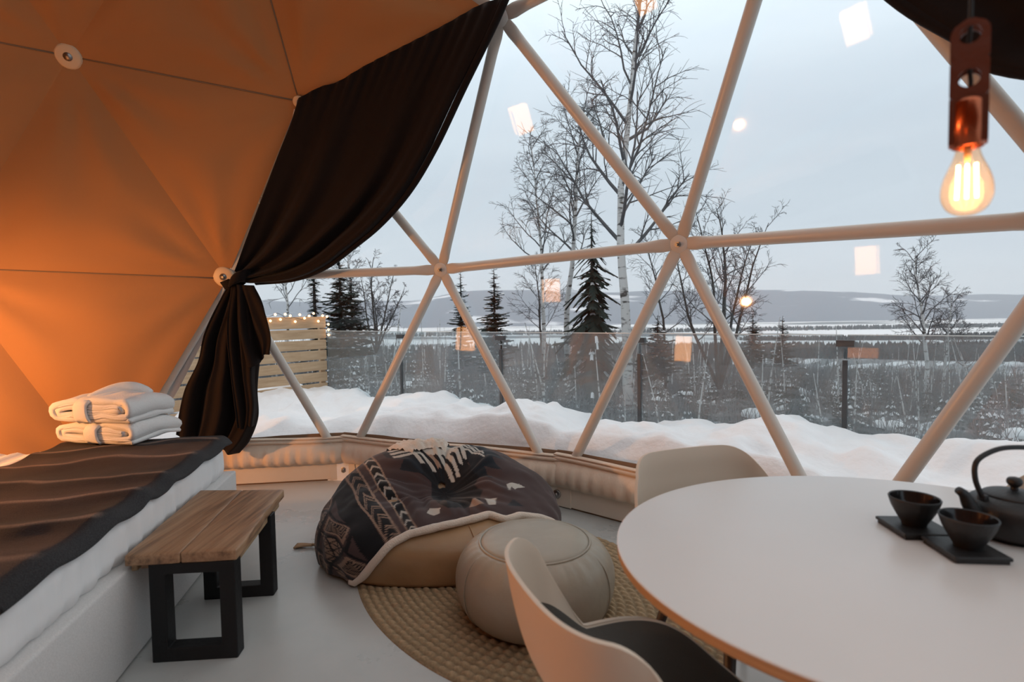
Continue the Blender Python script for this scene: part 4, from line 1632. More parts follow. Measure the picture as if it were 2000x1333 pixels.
def strap_side(off):
    """a leather strip with a rounded top and two punched holes, cut as rings of quads"""
    V, F = [], []
    rows = np.linspace(zs + .028, zt_, 2)
    zc_ = zt_ - SW

    def half_w(z):
        return SW if z < zc_ else math.sqrt(max(SW ** 2 - (z - zc_) ** 2, 1e-8))
    # cells: plain rectangles below, ring round each hole
    m_ = 32

    def ring_(zc0, r, z0, z1):
        k = len(V)
        for j in range(m_):
            t = 2 * PI * j / m_
            cx, cz = math.cos(t), math.sin(t)
            V.append((r * cx, zc0 + r * cz))
        for j in range(m_):
            t = 2 * PI * j / m_
            cx, cz = math.cos(t), math.sin(t)
            sc = min(SW / abs(cx) if abs(cx) > 1e-6 else 9, ((z1 - zc0) if cz > 0 else (zc0 - z0)) / abs(cz) if abs(cz) > 1e-6 else 9)
            x, z = cx * sc, zc0 + cz * sc
            if z > zc_:
                x = math.copysign(min(abs(x), half_w(min(z, zt_))), x)
            V.append((x, z))
        for j in range(m_):
            F.append([k + j, k + (j + 1) % m_, k + m_ + (j + 1) % m_, k + m_ + j])
    zmid = (holes[0][0] + holes[1][0]) / 2
    zlow = holes[1][0] - (zmid - holes[1][0])
    ring_(holes[0][0] + .006, holes[0][1], zmid, zt_)
    ring_(holes[1][0], holes[1][1], zlow, zmid)
    k = len(V)
    V += [(-SW, zs + .004), (SW, zs + .004), (SW, zlow), (-SW, zlow)]
    F.append([k, k + 1, k + 2, k + 3])
    W = [LP + FX * x + FY * off + UZ * z for x, z in V]
    return W, F


for off in (-TH_, TH_):
    W_, F_ = strap_side(off)
    obj('leather_strap', W_, F_, m_strap, pend, smooth=False, solid=.003)
sock = MB()
sock.lathe([(.0005, .072), (.0185, .072), (.0205, .066), (.0205, .0), (.0185, -.001), (.0185, .02), (.0005, .02)], LP + UZ * zs, 32)
sock.build('socket', m_copper, pend)
for z in (zs + .060,):
    MB().tube([LP + FX * -.006 + FY * -.016 + UZ * z, LP + FX * -.006 + FY * .016 + UZ * z], .004, 10).build('rivet', m_copper, pend)
MB().tube([LP + UZ * (zs + .07), LP + FX * .002 + UZ * 1.66, LP + FX * -.002 + UZ * 1.70, LP + UZ * zt_, LP + UZ * 3.0, LP + UZ * 4.32], .0032, 8).build('cord', m_cord, pend)
m_bulb = glass_sheet('amber_bulb_glass', (1.0, .82, .66), .03)
gl = spline([(.0135, zs + .012), (.0150, zs - .004), (.0185, zs - .018), (.028, zs - .042), (.0325, zs - .062), (.0315, zs - .080), (.024, zs - .095), (.012, zs - .103), (.001, zb)], 40)
MB().lathe(gl, LP, 40).build('bulb', m_bulb, pend)
m_fil = material('glowing_filament', (1, .8, .5), .5, emit=((1.0, .66, .32), 24))
bulb_parts = MB()
for x in (-.0105, 0, .0105):
    bulb_parts.tube([LP + FX * x + UZ * (zs - .026), LP + FX * (x * 1.15) + UZ * (zs - .078)], .0021, 8)
bulb_parts.build('filament', m_fil, pend)
MB().tube([LP + UZ * (zs + .012), LP + UZ * (zs - .012), LP + UZ * (zs - .024)], [.006, .005, .003], 10).build('filament_post', material('stem_glass', (.75, .55, .35), .3), pend)

# ------------------------------------------------------------------ the lamps that light the tent, both to the left of the frame
m_paper = material('glowing_paper', (.9, .75, .5), .8, emit=(WARM, LANTERN_E))
m_shade = material('glowing_linen', (.9, .7, .45), .8, emit=(WARM, BEDSIDE_E))
lan = thing('paper_lantern', 'square glowing paper lantern hanging beyond the bed, mirrored in the window', 'lantern', (-4.2, .78, 1.35))
mb = MB()
for k in range(4):
    a = k * PI / 2 + .4
    d = np.array([math.cos(a), math.sin(a), 0])
    MB().box(np.array([-4.2, .78, 1.55]) + d * .13, (.004, .262, .38), d, np.array([-d[1], d[0], 0])).build('paper_side', m_paper, lan, smooth=False)
mb = MB()
for k in range(4):
    a = k * PI / 2 + .4 + PI / 4
    c = np.array([-4.2 + .186 * math.cos(a), .78 + .186 * math.sin(a), 1.55])
    MB().box(c, (.012, .012, .40)).build('corner_post', m_leg, lan, smooth=False)
MB().tube([(-4.2, .78, 1.74), (-4.2, .78, 4.2)], .003, 6).build('cord', m_cord, lan)
lam = thing('bedside_lamp', 'black stand lamp with a bare warm bulb under a small shade beyond the bed', 'lamp', (-3.95, 2.38, 0))
MB().lathe([(.001, .02), (.16, .02), (.16, 0), (.001, 0)], (-3.95, 2.38, 0), 28).build('base', m_black, lam)
MB().tube([(-3.95, 2.38, .02), (-3.95, 2.38, 1.04)], .011, 10).build('stem', m_black, lam)
hc = np.array([-3.95, 2.38, 1.10])
MB().lathe([(.02, .13), (.045, .13), (.150, .078), (.148, .075), (.04, .124), (.02, .124)], hc, 36).build('lamp_shade', m_black, lam)
V, k = [], 20
for i in range(9):
    q = -PI / 2 + PI * i / 8
    for j in range(k):
        V.append(hc + np.array([.05 * math.cos(q) * math.cos(2 * PI * j / k), .05 * math.cos(q) * math.sin(2 * PI * j / k), .05 * math.sin(q)]))
obj('bulb', V, grid_faces(9, k, wrap=True), m_shade, lam)
MB().tube([hc + UZ * .04, hc + UZ * .125], .018, 12).build('bulb_socket', m_black, lam)

# unseen fire source added behind the camera to throw low warm light
m_added_fire = material('added_fire_glow', (1, .4, .1), .6, emit=((1.0, .30, .075), ADDED_FIRE_E))
SV = np.array([-1.5, -.75, 0])
sv_d = np.array([.62, .78, 0])
sv_d /= np.linalg.norm(sv_d)
sv_s = np.array([sv_d[1], -sv_d[0], 0])
added_stove = thing('added_fire_light', 'unseen black heater with a glowing front, added behind the camera for warm light', 'added_stove', tuple(SV))
MB().box(SV + UZ * .50, (.56, .40, .62), sv_s, sv_d).build('body', m_black, added_stove, smooth=False, bevel=.01)
for a_, b_ in ((-.2, -.15), (.2, -.15), (-.2, .15), (.2, .15)):
    MB().tube([SV + sv_s * a_ + sv_d * b_, SV + sv_s * a_ + sv_d * b_ + UZ * .2], .018, 8).build('leg', m_black, added_stove)
MB().box(SV + sv_d * .203 + UZ * .52, (.44, .006, .40), sv_s, sv_d).build('added_glow_window', m_added_fire, added_stove, smooth=False)
MB().tube([SV + UZ * .8, SV + UZ * 4.6], .07, 16).build('flue_pipe', m_black, added_stove)

# ------------------------------------------------------------------ outside: railing, snow, wooden screen
RA0, RDIR = np.array([-.11, 5.53]), np.array([.799, -.602])     # a point on the railing line and its direction
ROUT = np.array([.602, .799])                                   # away from the tent


def railp(s, w=0.0, z=0.0):
    q = RA0 + RDIR * s + ROUT * w
    return np.array([q[0], q[1], z])


m_snow = material('snow', (.86, .87, .89), .7, spec=.3, bump=(22, .35, 6, .02))
m_edge = material('polished_glass_edge', (.62, .68, .68), .3)
m_post = material('dark_metal_post', (.05, .055, .06), .45)
rail = thing('glass_railing', 'glass balustrade with dark posts beyond the snow bank', 'railing', tuple(railp(0)))
S0 = -2.98
posts = [-1.5, 0, 1.5, 3.0, 4.5]
tops = 1.14
ends = [S0] + posts + [6.0]
for a, b in zip(ends[:-1], ends[1:]):
    p, q = railp(a + .012), railp(b - .012)
    MB().box((p + q) / 2 + UZ * (.2 + tops) / 2, (b - a - .024, .010, tops - .2), [*RDIR, 0], [*ROUT, 0]).build('glass_panel', m_rail_glass, rail, smooth=False)
    MB().box((p + q) / 2 + UZ * (tops + .003), (b - a - .024, .012, .006), [*RDIR, 0], [*ROUT, 0]).build('polished_edge', m_edge, rail, smooth=False)
for s in posts:
    p = railp(s, -.012)
    MB().box(p + UZ * .46, (.032, .025, 1.02), [*RDIR, 0], [*ROUT, 0]).build('post', m_post, rail, smooth=False, bevel=.004)
    MB().box(p + UZ * (tops - .055), (.11, .045, .045), [*RDIR, 0], [*ROUT, 0]).build('clamp', m_post, rail, smooth=False, bevel=.004)

# snow lying on the deck between the tent and the railing: follows both
ns, nw = 300, 60
Sg, Wg = np.meshgrid(np.linspace(-5.2, 6.5, ns), np.linspace(0, 1, nw), indexing='ij')
near = np.stack([RA0[0] + RDIR[0] * Sg, RA0[1] + RDIR[1] * Sg], -1)
sx, sy = near[..., 0] - CEN[0], near[..., 1] - CEN[1]
# inner edge: on the dome's foot, outer edge: just past the glass
dist_c = np.hypot(sx, sy)
inner = np.stack([CEN[0] + sx / dist_c * (R * .985), CEN[1] + sy / dist_c * (R * .985)], -1)
outer = np.stack([near[..., 0] + ROUT[0] * .10, near[..., 1] + ROUT[1] * .10], -1)
XYs = inner * (1 - Wg[..., None]) + outer * Wg[..., None]
lump = fbm(XYs[..., 0] * 1.1 + 3, XYs[..., 1] * 1.1 + 7, 4)
lump2 = fbm(XYs[..., 0] * 4 + 13, XYs[..., 1] * 4, 3)
crest_s = np.interp(Sg[:, 0], [-5, -3, -2.2, -1.5, -.9, -.3, 0, .45, .8, 1.2, 1.6, 2.2, 3.0, 3.6, 4.2, 5.5], [.40, .38, .36, .40, .43, .44, .46, .52, .50, .43, .43, .46, .51, .53, .51, .50])[:, None]
Zs = .27 + (crest_s - .27) * np.clip((Wg - .03) * 8.5, 0, 1) ** .6 + (lump - .5) * .34 * np.clip(Wg * 5, .25, 1) + (lump2 - .5) * .17 * np.clip(Wg * 4, .2, 1)
Zs = Zs - .10 * np.clip((Wg - .82) / .18, 0, 1) ** 2
top = np.concatenate([XYs, Zs[..., None]], -1).reshape(-1, 3)
bott = top.copy()
bott[:, 2] = -.3
F = grid_faces(ns, nw)
k = ns * nw
bd = [i * nw for i in range(ns)] + [(ns - 1) * nw + j for j in range(1, nw)] + [i * nw + nw - 1 for i in range(ns - 2, -1, -1)] + [j for j in range(nw - 2, 0, -1)]
F = F + [[bd[i], bd[(i + 1) % len(bd)], k + bd[(i + 1) % len(bd)], k + bd[i]] for i in range(len(bd))]
snow = obj('snow_bank', np.vstack([top, bott]), F, m_snow, kind='stuff', fix=True)
snow['label'] = 'long bank of white snow on the deck between tent and glass railing'

m_pine = ramp_material('pale_pine', [(.3, (.42, .28, .16)), (.7, (.58, .42, .27))], 3, 6, (.6, .8), .2, stretch=(1, 1, 9))
scr = thing('wooden_screen', 'pale wooden slat screen with fairy lights at the left end of the deck', 'screen', (-2.55, 7.2, 0))
e0 = np.array([-2.50, 7.30, 0])
sdir = np.array([-.62, -.785, 0])
sdir /= np.linalg.norm(sdir)
snor = np.array([sdir[1], -sdir[0], 0])
SL = 2.0
for s in (.04, 1.0, 1.96):
    MB().box(e0 + sdir * s + snor * .045 + UZ * .62, (.07, .05, 1.42), sdir, snor).build('post', m_pine, scr, smooth=False, bevel=.004)
zc = 1.335
for k in range(9):
    h_ = .15 if k == 0 else .122
    zc -= h_ / 2
    MB().box(e0 + sdir * (SL / 2) + UZ * (zc + .004 * math.sin(k * 5)), (SL, .022, h_), sdir, snor + UZ * .01 * math.sin(k * 3)).build('slat', m_pine, scr, smooth=False, bevel=.003)
    zc -= h_ / 2 + (.022 if k else .012)
    if zc < .25:
        break
m_wire = material('thin_wire', (.05, .05, .04), .6)
m_glow = material('fairy_bulb', (1, .7, .4), .4, emit=((1.0, .52, .20), 5))
fl_t = thing('fairy_lights', 'string of small warm fairy lights along the top of the wooden screen', 'lights', tuple(e0 + UZ * 1.34))
pts = [e0 + sdir * s + snor * -.03 + UZ * (1.34 + .03 * math.sin(s * 11) + .02 * math.sin(s * 29 + 1)) for s in np.linspace(-.06, SL, 40)]
pts = [e0 + snor * -.02 + UZ * 1.10, e0 - sdir * .03 + snor * -.03 + UZ * 1.22] + pts
MB().tube(pts, .003, 5).build('wire', m_wire, fl_t)
sph = bmesh.new()
bmesh.ops.create_icosphere(sph, subdivisions=1, radius=.017)
sv = [tuple(v.co) for v in sph.verts]
sf = [[v.index for v in f.verts] for f in sph.faces]
sph.free()
bulb_me = mesh('bulb', sv, sf, m_glow)
for k in range(24):
    s = k / 23 * 1.5
    c = e0 + sdir * s + snor * -.045 + UZ * (1.335 + .045 * math.sin(k * 2.4) + .02 * math.sin(k * 5.1))
    if k >= 21:
        c = e0 - sdir * .02 + snor * -.04 + UZ * (1.30 - .07 * (k - 20))
    b = bpy.data.objects.new('bulb', bulb_me)
    COL.objects.link(b)
    b.parent = fl_t
    b.location = c - WPOS[fl_t.name]

# ------------------------------------------------------------------ hillside, valley and far hills
m_hill = bpy.data.materials.new('snowy_brush_ground')
m_hill.use_nodes = True
N, L = m_hill.node_tree.nodes, m_hill.node_tree.links
p_ = N['Principled BSDF']
p_.inputs['Roughness'].default_value = .9
p_.inputs['Specular IOR Level'].default_value = .1
tc, n1, n2, r1 = N.new('ShaderNodeTexCoord'), N.new('ShaderNodeTexNoise'), N.new('ShaderNodeTexNoise'), N.new('ShaderNodeValToRGB')
n1.inputs['Scale'].default_value = .55
n1.inputs['Detail'].default_value = 9
n1.inputs['Roughness'].default_value = .72
L.new(tc.outputs['Object'], n1.inputs['Vector'])
L.new(n1.outputs['Fac'], r1.inputs[0])
for q, (ps, c) in zip(r1.color_ramp.elements, ((.50, (.11, .12, .125, 1)), (.60, (.80, .82, .85, 1)))):
    q.position, q.color = ps, c
L.new(r1.outputs[0], p_.inputs['Base Color'])


def slope_z(d, s):
    z = -.55 - .093 * np.minimum(d, 210) - np.clip(d - 210, 0, None) * .16
    return np.maximum(z, -62)


nd_, ns_ = 130, 150
dd_ = np.r_[np.linspace(0.05, 12, 50), np.geomspace(12.5, 700, 80)]
ang_ = np.linspace(-1.25, 1.05, ns_)
Dg, Ag = np.meshgrid(dd_, ang_, indexing='ij')
# fan out from the railing
hx = -.6 + np.tan(0) + (Dg + 5.4) * 1.0 * np.sin(Ag) * 1.35 + .35 * Dg
hy = 3.6 + (Dg) * 1.05 + 3.8 * np.cos(Ag * .9) - 1.5 - np.clip(np.sin(Ag), 0, 1) * (3.2 + .25 * Dg) - 0
off = (hx - RA0[0]) * ROUT[0] + (hy - RA0[1]) * ROUT[1]
hx = np.where(off < .15, hx + ROUT[0] * (.15 - off), hx)
hy = np.where(off < .15, hy + ROUT[1] * (.15 - off), hy)
off = np.maximum(off, .15)
hz = slope_z(off, 0) + (fbm(hx * .25, hy * .25, 3) - .5) * np.clip(off * .2, .2, 2.2) + (fbm(hx * 1.1, hy * 1.1, 3) - .5) * .35
hill = obj('hillside_ground', np.stack([hx, hy, hz], -1).reshape(-1, 3), grid_faces(nd_, ns_), m_hill, kind='structure')

m_valley = bpy.data.materials.new('valley_fields')
m_valley.use_nodes = True
N, L = m_valley.node_tree.nodes, m_valley.node_tree.links
p_ = N['Principled BSDF']
p_.inputs['Roughness'].default_value = .9
tc, mp, n1, r1 = N.new('ShaderNodeTexCoord'), N.new('ShaderNodeMapping'), N.new('ShaderNodeTexNoise'), N.new('ShaderNodeValToRGB')
mp.inputs['Scale'].default_value = (.0016, .0042, 1)
n1.inputs['Scale'].default_value = 1.0
n1.inputs['Detail'].default_value = 8
L.new(tc.outputs['Object'], mp.inputs[0])
L.new(mp.outputs[0], n1.inputs['Vector'])
L.new(n1.outputs['Fac'], r1.inputs[0])
for q, (ps, c) in zip(r1.color_ramp.elements, ((.43, (.13, .15, .165, 1)), (.49, (.84, .86, .88, 1)))):
    q.position, q.color = ps, c
L.new(r1.outputs[0], p_.inputs['Base Color'])
V, F = MB().box((0, 3300, -66), (9000, 6000, 8)).V, [[0, 2, 3, 1], [4, 5, 7, 6], [0, 1, 5, 4], [2, 6, 7, 3], [0, 4, 6, 2], [1, 3, 7, 5]]
obj('valley_ground', V, F, m_valley, smooth=False, kind='structure')

m_far = bpy.data.materials.new('far_forest_hills')
m_far.use_nodes = True
N, L = m_far.node_tree.nodes, m_far.node_tree.links
p_ = N['Principled BSDF']
p_.inputs['Roughness'].default_value = .95
p_.inputs['Specular IOR Level'].default_value = 0
tc, mp, n1, r1 = N.new('ShaderNodeTexCoord'), N.new('ShaderNodeMapping'), N.new('ShaderNodeTexNoise'), N.new('ShaderNodeValToRGB')
mp.inputs['Scale'].default_value = (.0022, .0022, .011)
n1.inputs['Scale'].default_value = 1.0
n1.inputs['Detail'].default_value = 8
L.new(tc.outputs['Object'], mp.inputs[0])
L.new(mp.outputs[0], n1.inputs['Vector'])
L.new(n1.outputs['Fac'], r1.inputs[0])
for q, (ps, c) in zip(r1.color_ramp.elements, ((.60, (.15, .17, .22, 1)), (.66, (.80, .82, .86, 1)))):
    q.position, q.color = ps, c
L.new(r1.outputs[0], p_.inputs['Base Color'])
nx, ny = 160, 34
Xh, Yh = np.meshgrid(np.linspace(-5200, 5200, nx), np.linspace(0, 1, ny), indexing='ij')
ridge_z = 150 + 70 * (fbm(Xh / 1500 + 4, Xh * 0 + 2, 4) - .5) * 2 - 30 * np.clip(Xh / 3000, -1, 1)
Zh = -64 + (ridge_z + 64) * np.sin(np.clip(Yh * 1.15, 0, 1.15) * PI / 2) ** .9 * (.94 + .12 * fbm(Xh / 400, Yh * 6, 3))
obj('far_hills', np.stack([Xh, 3000 + 1500 * Yh, Zh], -1).reshape(-1, 3), grid_faces(nx, ny), m_far, kind='structure')

# belts of forest down in the valley: thin spires joined into one mass
m_belt = material('dark_forest', (.05, .055, .058), .95, spec=0, noise=(.03, .4))


def forest(name, n, x0, x1, y0, y1, h0, h1, zfun, label):
    mb_V, mb_F = [], []
    xs, ys = nrng.uniform(x0, x1, n), nrng.uniform(0, 1, n)
    for x, yy in zip(xs, ys):
        ylo, yhi = y0(x), y1(x)
        y = ylo + (yhi - ylo) * yy
        z = zfun(x, y)
        h = rng.uniform(h0, h1)
        r = h * rng.uniform(.16, .30)
        k = len(mb_V)
        a = rng.uniform(0, 2)
        for j in range(4):
            mb_V.append((x + r * math.cos(a + j * PI / 2), y + r * math.sin(a + j * PI / 2), z - 1))
        for j in range(4):
            mb_V.append((x + r * .7 * math.cos(a + .6 + j * PI / 2), y + r * .7 * math.sin(a + .6 + j * PI / 2), z + h * .6))
        mb_V.append((x, y, z + h))
        for j in range(4):
            mb_F.append([k + j, k + (j + 1) % 4, k + 4 + (j + 1) % 4, k + 4 + j])
            mb_F.append([k + 4 + j, k + 4 + (j + 1) % 4, k + 8])
    o = obj(name, mb_V, mb_F, m_belt, kind='stuff', smooth=False)
    o['label'] = label
    return o


forest('valley_forest', 5200, 150, 1150, lambda x: 640 + 90 * math.sin(x / 170), lambda x: 850 + 60 * math.sin(x / 230 + 1), 9, 17, lambda x, y: -62, 'dark belt of leafless forest down in the valley')
forest('valley_forest', 3000, -900, 260, lambda x: 480, lambda x: 1000, 9, 17, lambda x, y: -62, 'grey forest in the valley behind the left trees')
forest('valley_forest', 4200, 500, 2300, lambda x: 1120 + 60 * math.sin(x / 210), lambda x: 1190 + 60 * math.sin(x / 160), 7, 12, lambda x, y: -62, 'far dark tree line beyond the white field')
forest('valley_forest', 3600, -1500, 2600, lambda x: 1700, lambda x: 1850, 8, 14, lambda x, y: -62, 'farthest thin tree line before the hills')

# winter haze over the valley
hz_m = bpy.data.materials.new('winter_haze')
hz_m.use_nodes = True
N, L = hz_m.node_tree.nodes, hz_m.node_tree.links
N.clear()
ho, hv = N.new('ShaderNodeOutputMaterial'), N.new('ShaderNodeVolumeScatter')
hv.inputs['Color'].default_value = (.90, .96, 1, 1)
hv.inputs['Density'].default_value = .00016
L.new(hv.outputs[0], ho.inputs['Volume'])
V = MB().box((0, 3060, 110), (9200, 5600, 380)).V
hb = obj('haze', V, [[0, 2, 3, 1], [4, 5, 7, 6], [0, 1, 5, 4], [2, 6, 7, 3], [0, 4, 6, 2], [1, 3, 7, 5]], hz_m, smooth=False, kind='stuff')
hb['label'] = 'pale winter haze hanging over the valley'

# ------------------------------------------------------------------ trees
m_birch = bpy.data.materials.new('birch_bark')
m_birch.use_nodes = True
N, L = m_birch.node_tree.nodes, m_birch.node_tree.links
p_ = N['Principled BSDF']
p_.inputs['Roughness'].default_value = .8
tc, mp, n1, r1 = N.new('ShaderNodeTexCoord'), N.new('ShaderNodeMapping'), N.new('ShaderNodeTexNoise'), N.new('ShaderNodeValToRGB')
mp.inputs['Scale'].default_value = (3, 3, 9)
n1.inputs['Scale'].default_value = 1.5
n1.inputs['Detail'].default_value = 5
L.new(tc.outputs['Object'], mp.inputs[0])
L.new(mp.outputs[0], n1.inputs['Vector'])
L.new(n1.outputs['Fac'], r1.inputs[0])
for q, (ps, c) in zip(r1.color_ramp.elements, ((.36, (.07, .065, .06, 1)), (.47, (.60, .60, .59, 1)))):
    q.position, q.color = ps, c
L.new(r1.outputs[0], p_.inputs['Base Color'])
m_twig = material('grey_twigs', (.125, .128, .135), .85, spec=.1)
m_bark = material('dark_bark', (.055, .050, .047), .9)
m_needle = material('spruce_needles', (.018, .030, .026), .85, spec=.2)
m_bush = material('bare_brush', (.15, .155, .16), .9, spec=.1)


def grow(base, height, r0, seed, spread=.8, lean=(0, 0), fork=.5, detail=3, twig=.0045, dens=1.0, droop=.12, first=.28):
    """trunk with arching limbs: returns trunk MB and branch MB"""
    r = random.Random(seed)
    trunk, limbs = MB(), MB()
    n = 16
    p = np.array(base, float)
    d = np.array([lean[0], lean[1], 1.0])
    path, rad = [p.copy()], [r0]
    for i in range(n):
        d = d + np.array([r.gauss(0, .05), r.gauss(0, .05), .03])
        d /= np.linalg.norm(d)
        p = p + d * height / n
        path.append(p.copy())
        rad.append(r0 * (1 - (i + 1) / (n + .6)) ** .9 + twig)
    trunk.tube(path, rad, 7)
    path = np.array(path)

    def limb(p0, d0, length, rad0, depth):
        k = 6 if depth < detail else 4
        pts = [p0]
        dcur = d0.copy()
        for i in range(k):
            dcur = dcur + np.array([r.gauss(0, .13), r.gauss(0, .13), r.gauss(.06 if depth < 2 else -droop * .5, .10)])
            dcur /= np.linalg.norm(dcur)
            pts.append(pts[-1] + dcur * length / k)
        limbs.tube(pts, np.linspace(rad0, max(twig * .55, rad0 * .25), k + 1), 4 if depth < 2 else 3, cap=False)
        if depth >= detail:
            return
        nb = int(round((8 if depth == 1 else 6) * dens)) + r.randint(0, 1)
        for j in range(nb):
            f = .2 + .78 * (j + r.random()) / nb
            q = f * k
            i0 = min(int(q), k - 1)
            pp = pts[i0] + (pts[i0 + 1] - pts[i0]) * (q - i0)
            dd = pts[i0 + 1] - pts[i0]
            dd = dd / np.linalg.norm(dd)
            rnd = np.array([r.gauss(0, 1), r.gauss(0, 1), r.gauss(.1, .6)])
            rnd -= dd * (rnd @ dd)
            rnd /= np.linalg.norm(rnd) + 1e-9
            a = r.uniform(.45, .9)
            limb(pp, dd * math.cos(a) + rnd * math.sin(a), length * r.uniform(.34, .62) * (1 - .35 * f), max(twig, rad0 * (.55 - .25 * f)), depth + 1)
    nl = int(19 * dens)
    for j in range(nl):
        f = first + (1 - first) * (j + r.random()) / nl
        q = f * n
        i0 = min(int(q), n - 1)
        pp = path[i0] + (path[i0 + 1] - path[i0]) * (q - i0)
        az = j * 2.4 + r.uniform(-.5, .5)
        up = r.uniform(.5, 1.1) + .5 * f
        d0 = np.array([math.cos(az), math.sin(az), up])
        d0 /= np.linalg.norm(d0)
        limb(pp, d0, height * spread * .42 * (1.1 - .72 * f) * r.uniform(.7, 1.15), r0 * (.48 - .30 * f), 1)
    return trunk, limbs


def bare_tree(label, px, py_base, dist, height, r0, seed, bark, group=None, stems=1, **k):
    b = at_y(px, py_base, dist)
    t = thing('birch' if bark is m_birch else 'bare_tree', label, 'tree', tuple(b), group)
    tr, lm = grow(b, height, r0, seed, **k)
    for q in range(1, stems):
        a = q * 2.4 + seed
        kk_ = dict(k, lean=(.42 * math.cos(a), .42 * math.sin(a)))
        t2, l2 = grow(b, height * (.95 - .05 * q), r0 * .7, seed + q, **kk_)
        tr.add(t2.V, t2.F)
        lm.add(l2.V, l2.F)
    tr.build('trunk', bark, t)
    lm.build('branches', m_twig, t, kind='stuff')
    return t


bare_tree('tall white birch with a forked crown in front of the window hub', 1228, 800, 11.5, 9.4, .115, 11, m_birch, lean=(.02, 0), spread=.85, dens=1.15, first=.33, twig=.0050)
bare_tree('slender birch left of the tall birch, behind the dark spruce', 1108, 700, 15, 6.6, .085, 5, m_birch, spread=.8, dens=1.0, lean=(.02, 0), first=.4, twig=.0055)
bare_tree('slender birch leaning left at the outer edge of the birches', 1062, 700, 15.5, 5.9, .06, 23, m_birch, spread=.9, dens=1.0, lean=(-.10, 0), first=.4, twig=.0055)
bare_tree('bushy bare tree right of the window hub with wide open crown', 1405, 760, 10.5, 3.9, .05, 8, m_bark, spread=.75, dens=.75, lean=(.05, 0), first=.30, twig=.004, stems=5)
bare_tree('bare sapling between the tall birch and the hub strut', 1300, 760, 12, 3.6, .035, 31, m_bark, spread=.9, dens=.8, first=.3, twig=.004)
bare_tree('lone bare tree with rounded crown at the right of the valley', 1808, 800, 17, 4.9, .075, 14, m_birch, spread=.95, dens=1.0, first=.36, twig=.006)
bare_tree('thin pale tree beside the lone bare tree', 1842, 800, 18, 3.8, .05, 17, m_birch, spread=.85, dens=.8, first=.4, twig=.006)
bare_tree('smaller bare tree at the right window edge', 1900, 800, 19, 3.3, .05, 19, m_birch, spread=1.0, dens=.9, first=.4, twig=.006)
bare_tree('bare tree at the far right behind the sloping strut', 1990, 790, 20, 3.4, .05, 20, m_birch, spread=.9, dens=.8, first=.4, twig=.006)
bare_tree('fan shaped bare shrub behind the wooden screen', 735, 690, 13, 2.3, .03, 41, m_bark, spread=.8, dens=.6, first=.2, twig=.005, stems=5)
bare_tree('bare birch showing behind the left end of the railing', 560, 680, 15, 3.2, .04, 43, m_birch, spread=1.2, dens=.8, first=.3, twig=.006)
bare_tree('tall thin birch behind the two left spruces', 690, 660, 16, 3.4, .035, 47, m_birch, spread=.7, dens=.8, first=.3, twig=.006)
bare_tree('pale bare shrub behind the dark spruce', 1060, 690, 16, 2.6, .035, 53, m_bark, spread=1.3, dens=.9, first=.2, twig=.005)


def spruce(label, px, py_base, dist, height, width, seed, dens=1.0, sag=.25, gap=0.0, snow=.12):
    r = random.Random(seed)
    b = at_y(px, py_base, dist)
    t = thing('spruce', label, 'tree', tuple(b))
    MB().tube([b, b + UZ * height * .5, b + UZ * height], [height * .018 + .01, height * .011 + .006, .004], 6).build('trunk', m_bark, t)
    nd, sn = MB(), MB()
    nw_ = int(40 * dens)
    for w in range(nw_):
        f = .06 + .93 * w / nw_
        z = height * min(.99, f + r.uniform(-.02, .02))
        rad = width * (1 - f) ** .8 * r.uniform(.55, 1.15) + .03
        nb = 7 if f < .75 else 5
        for k in range(nb):
            if r.random() < gap:
                continue
            az = k * 2 * PI / nb + w * 1.1 + r.uniform(-.3, .3)
            d = np.array([math.cos(az), math.sin(az), 0])
            sd = np.array([-d[1], d[0], 0])
            ln = rad * r.uniform(.5, 1.15)
            o = b + UZ * (z + r.uniform(-.03, .03) * height)
            tip = (-sag * r.uniform(.4, 1.5) + r.uniform(-.25, .15)) * ln
            m_ = max(3, int(4 + ln * 4))
            prev = o
            for i in range(1, m_ + 1):
                s = i / m_
                c = o + d * (ln * s) + UZ * (tip * s ** 1.3 + .10 * ln * s * s)
                wd = ln * .30 * (1 - s * .55) * r.uniform(.7, 1.2)
                hd = wd * r.uniform(.35, .7)
                a0, a1 = prev, c
                # hanging sprays on both sides of the bough
                nd.add([a0, a1, a1 + sd * wd - UZ * hd + d * .3 * wd, a0 + sd * wd * .7 - UZ * hd * .7], [[0, 1, 2], [0, 2, 3]])
                nd.add([a0, a1, a1 - sd * wd - UZ * hd + d * .3 * wd, a0 - sd * wd * .7 - UZ * hd * .7], [[0, 1, 2], [0, 2, 3]])
                if i == m_:
                    nd.add([a1 + sd * wd * .3, a1 + d * wd * 1.2 - UZ * hd, a1 - sd * wd * .3], [[0, 1, 2]])
                if r.random() < snow:
                    u_ = UZ * .015
                    sn.add([a0 + u_ + sd * wd * .25, a1 + u_ + sd * wd * .3, a1 + u_ * 2.5, a1 + u_ - sd * wd * .3, a0 + u_ - sd * wd * .25, a0 + u_ * 2.5], [[0, 1, 2, 5], [5, 2, 3, 4]])
                prev = c
    nd.build('needles', m_needle, t, kind='stuff', smooth=False)
    if sn.V:
        sn.build('snow_patches', m_snow, t, kind='stuff')
    return t


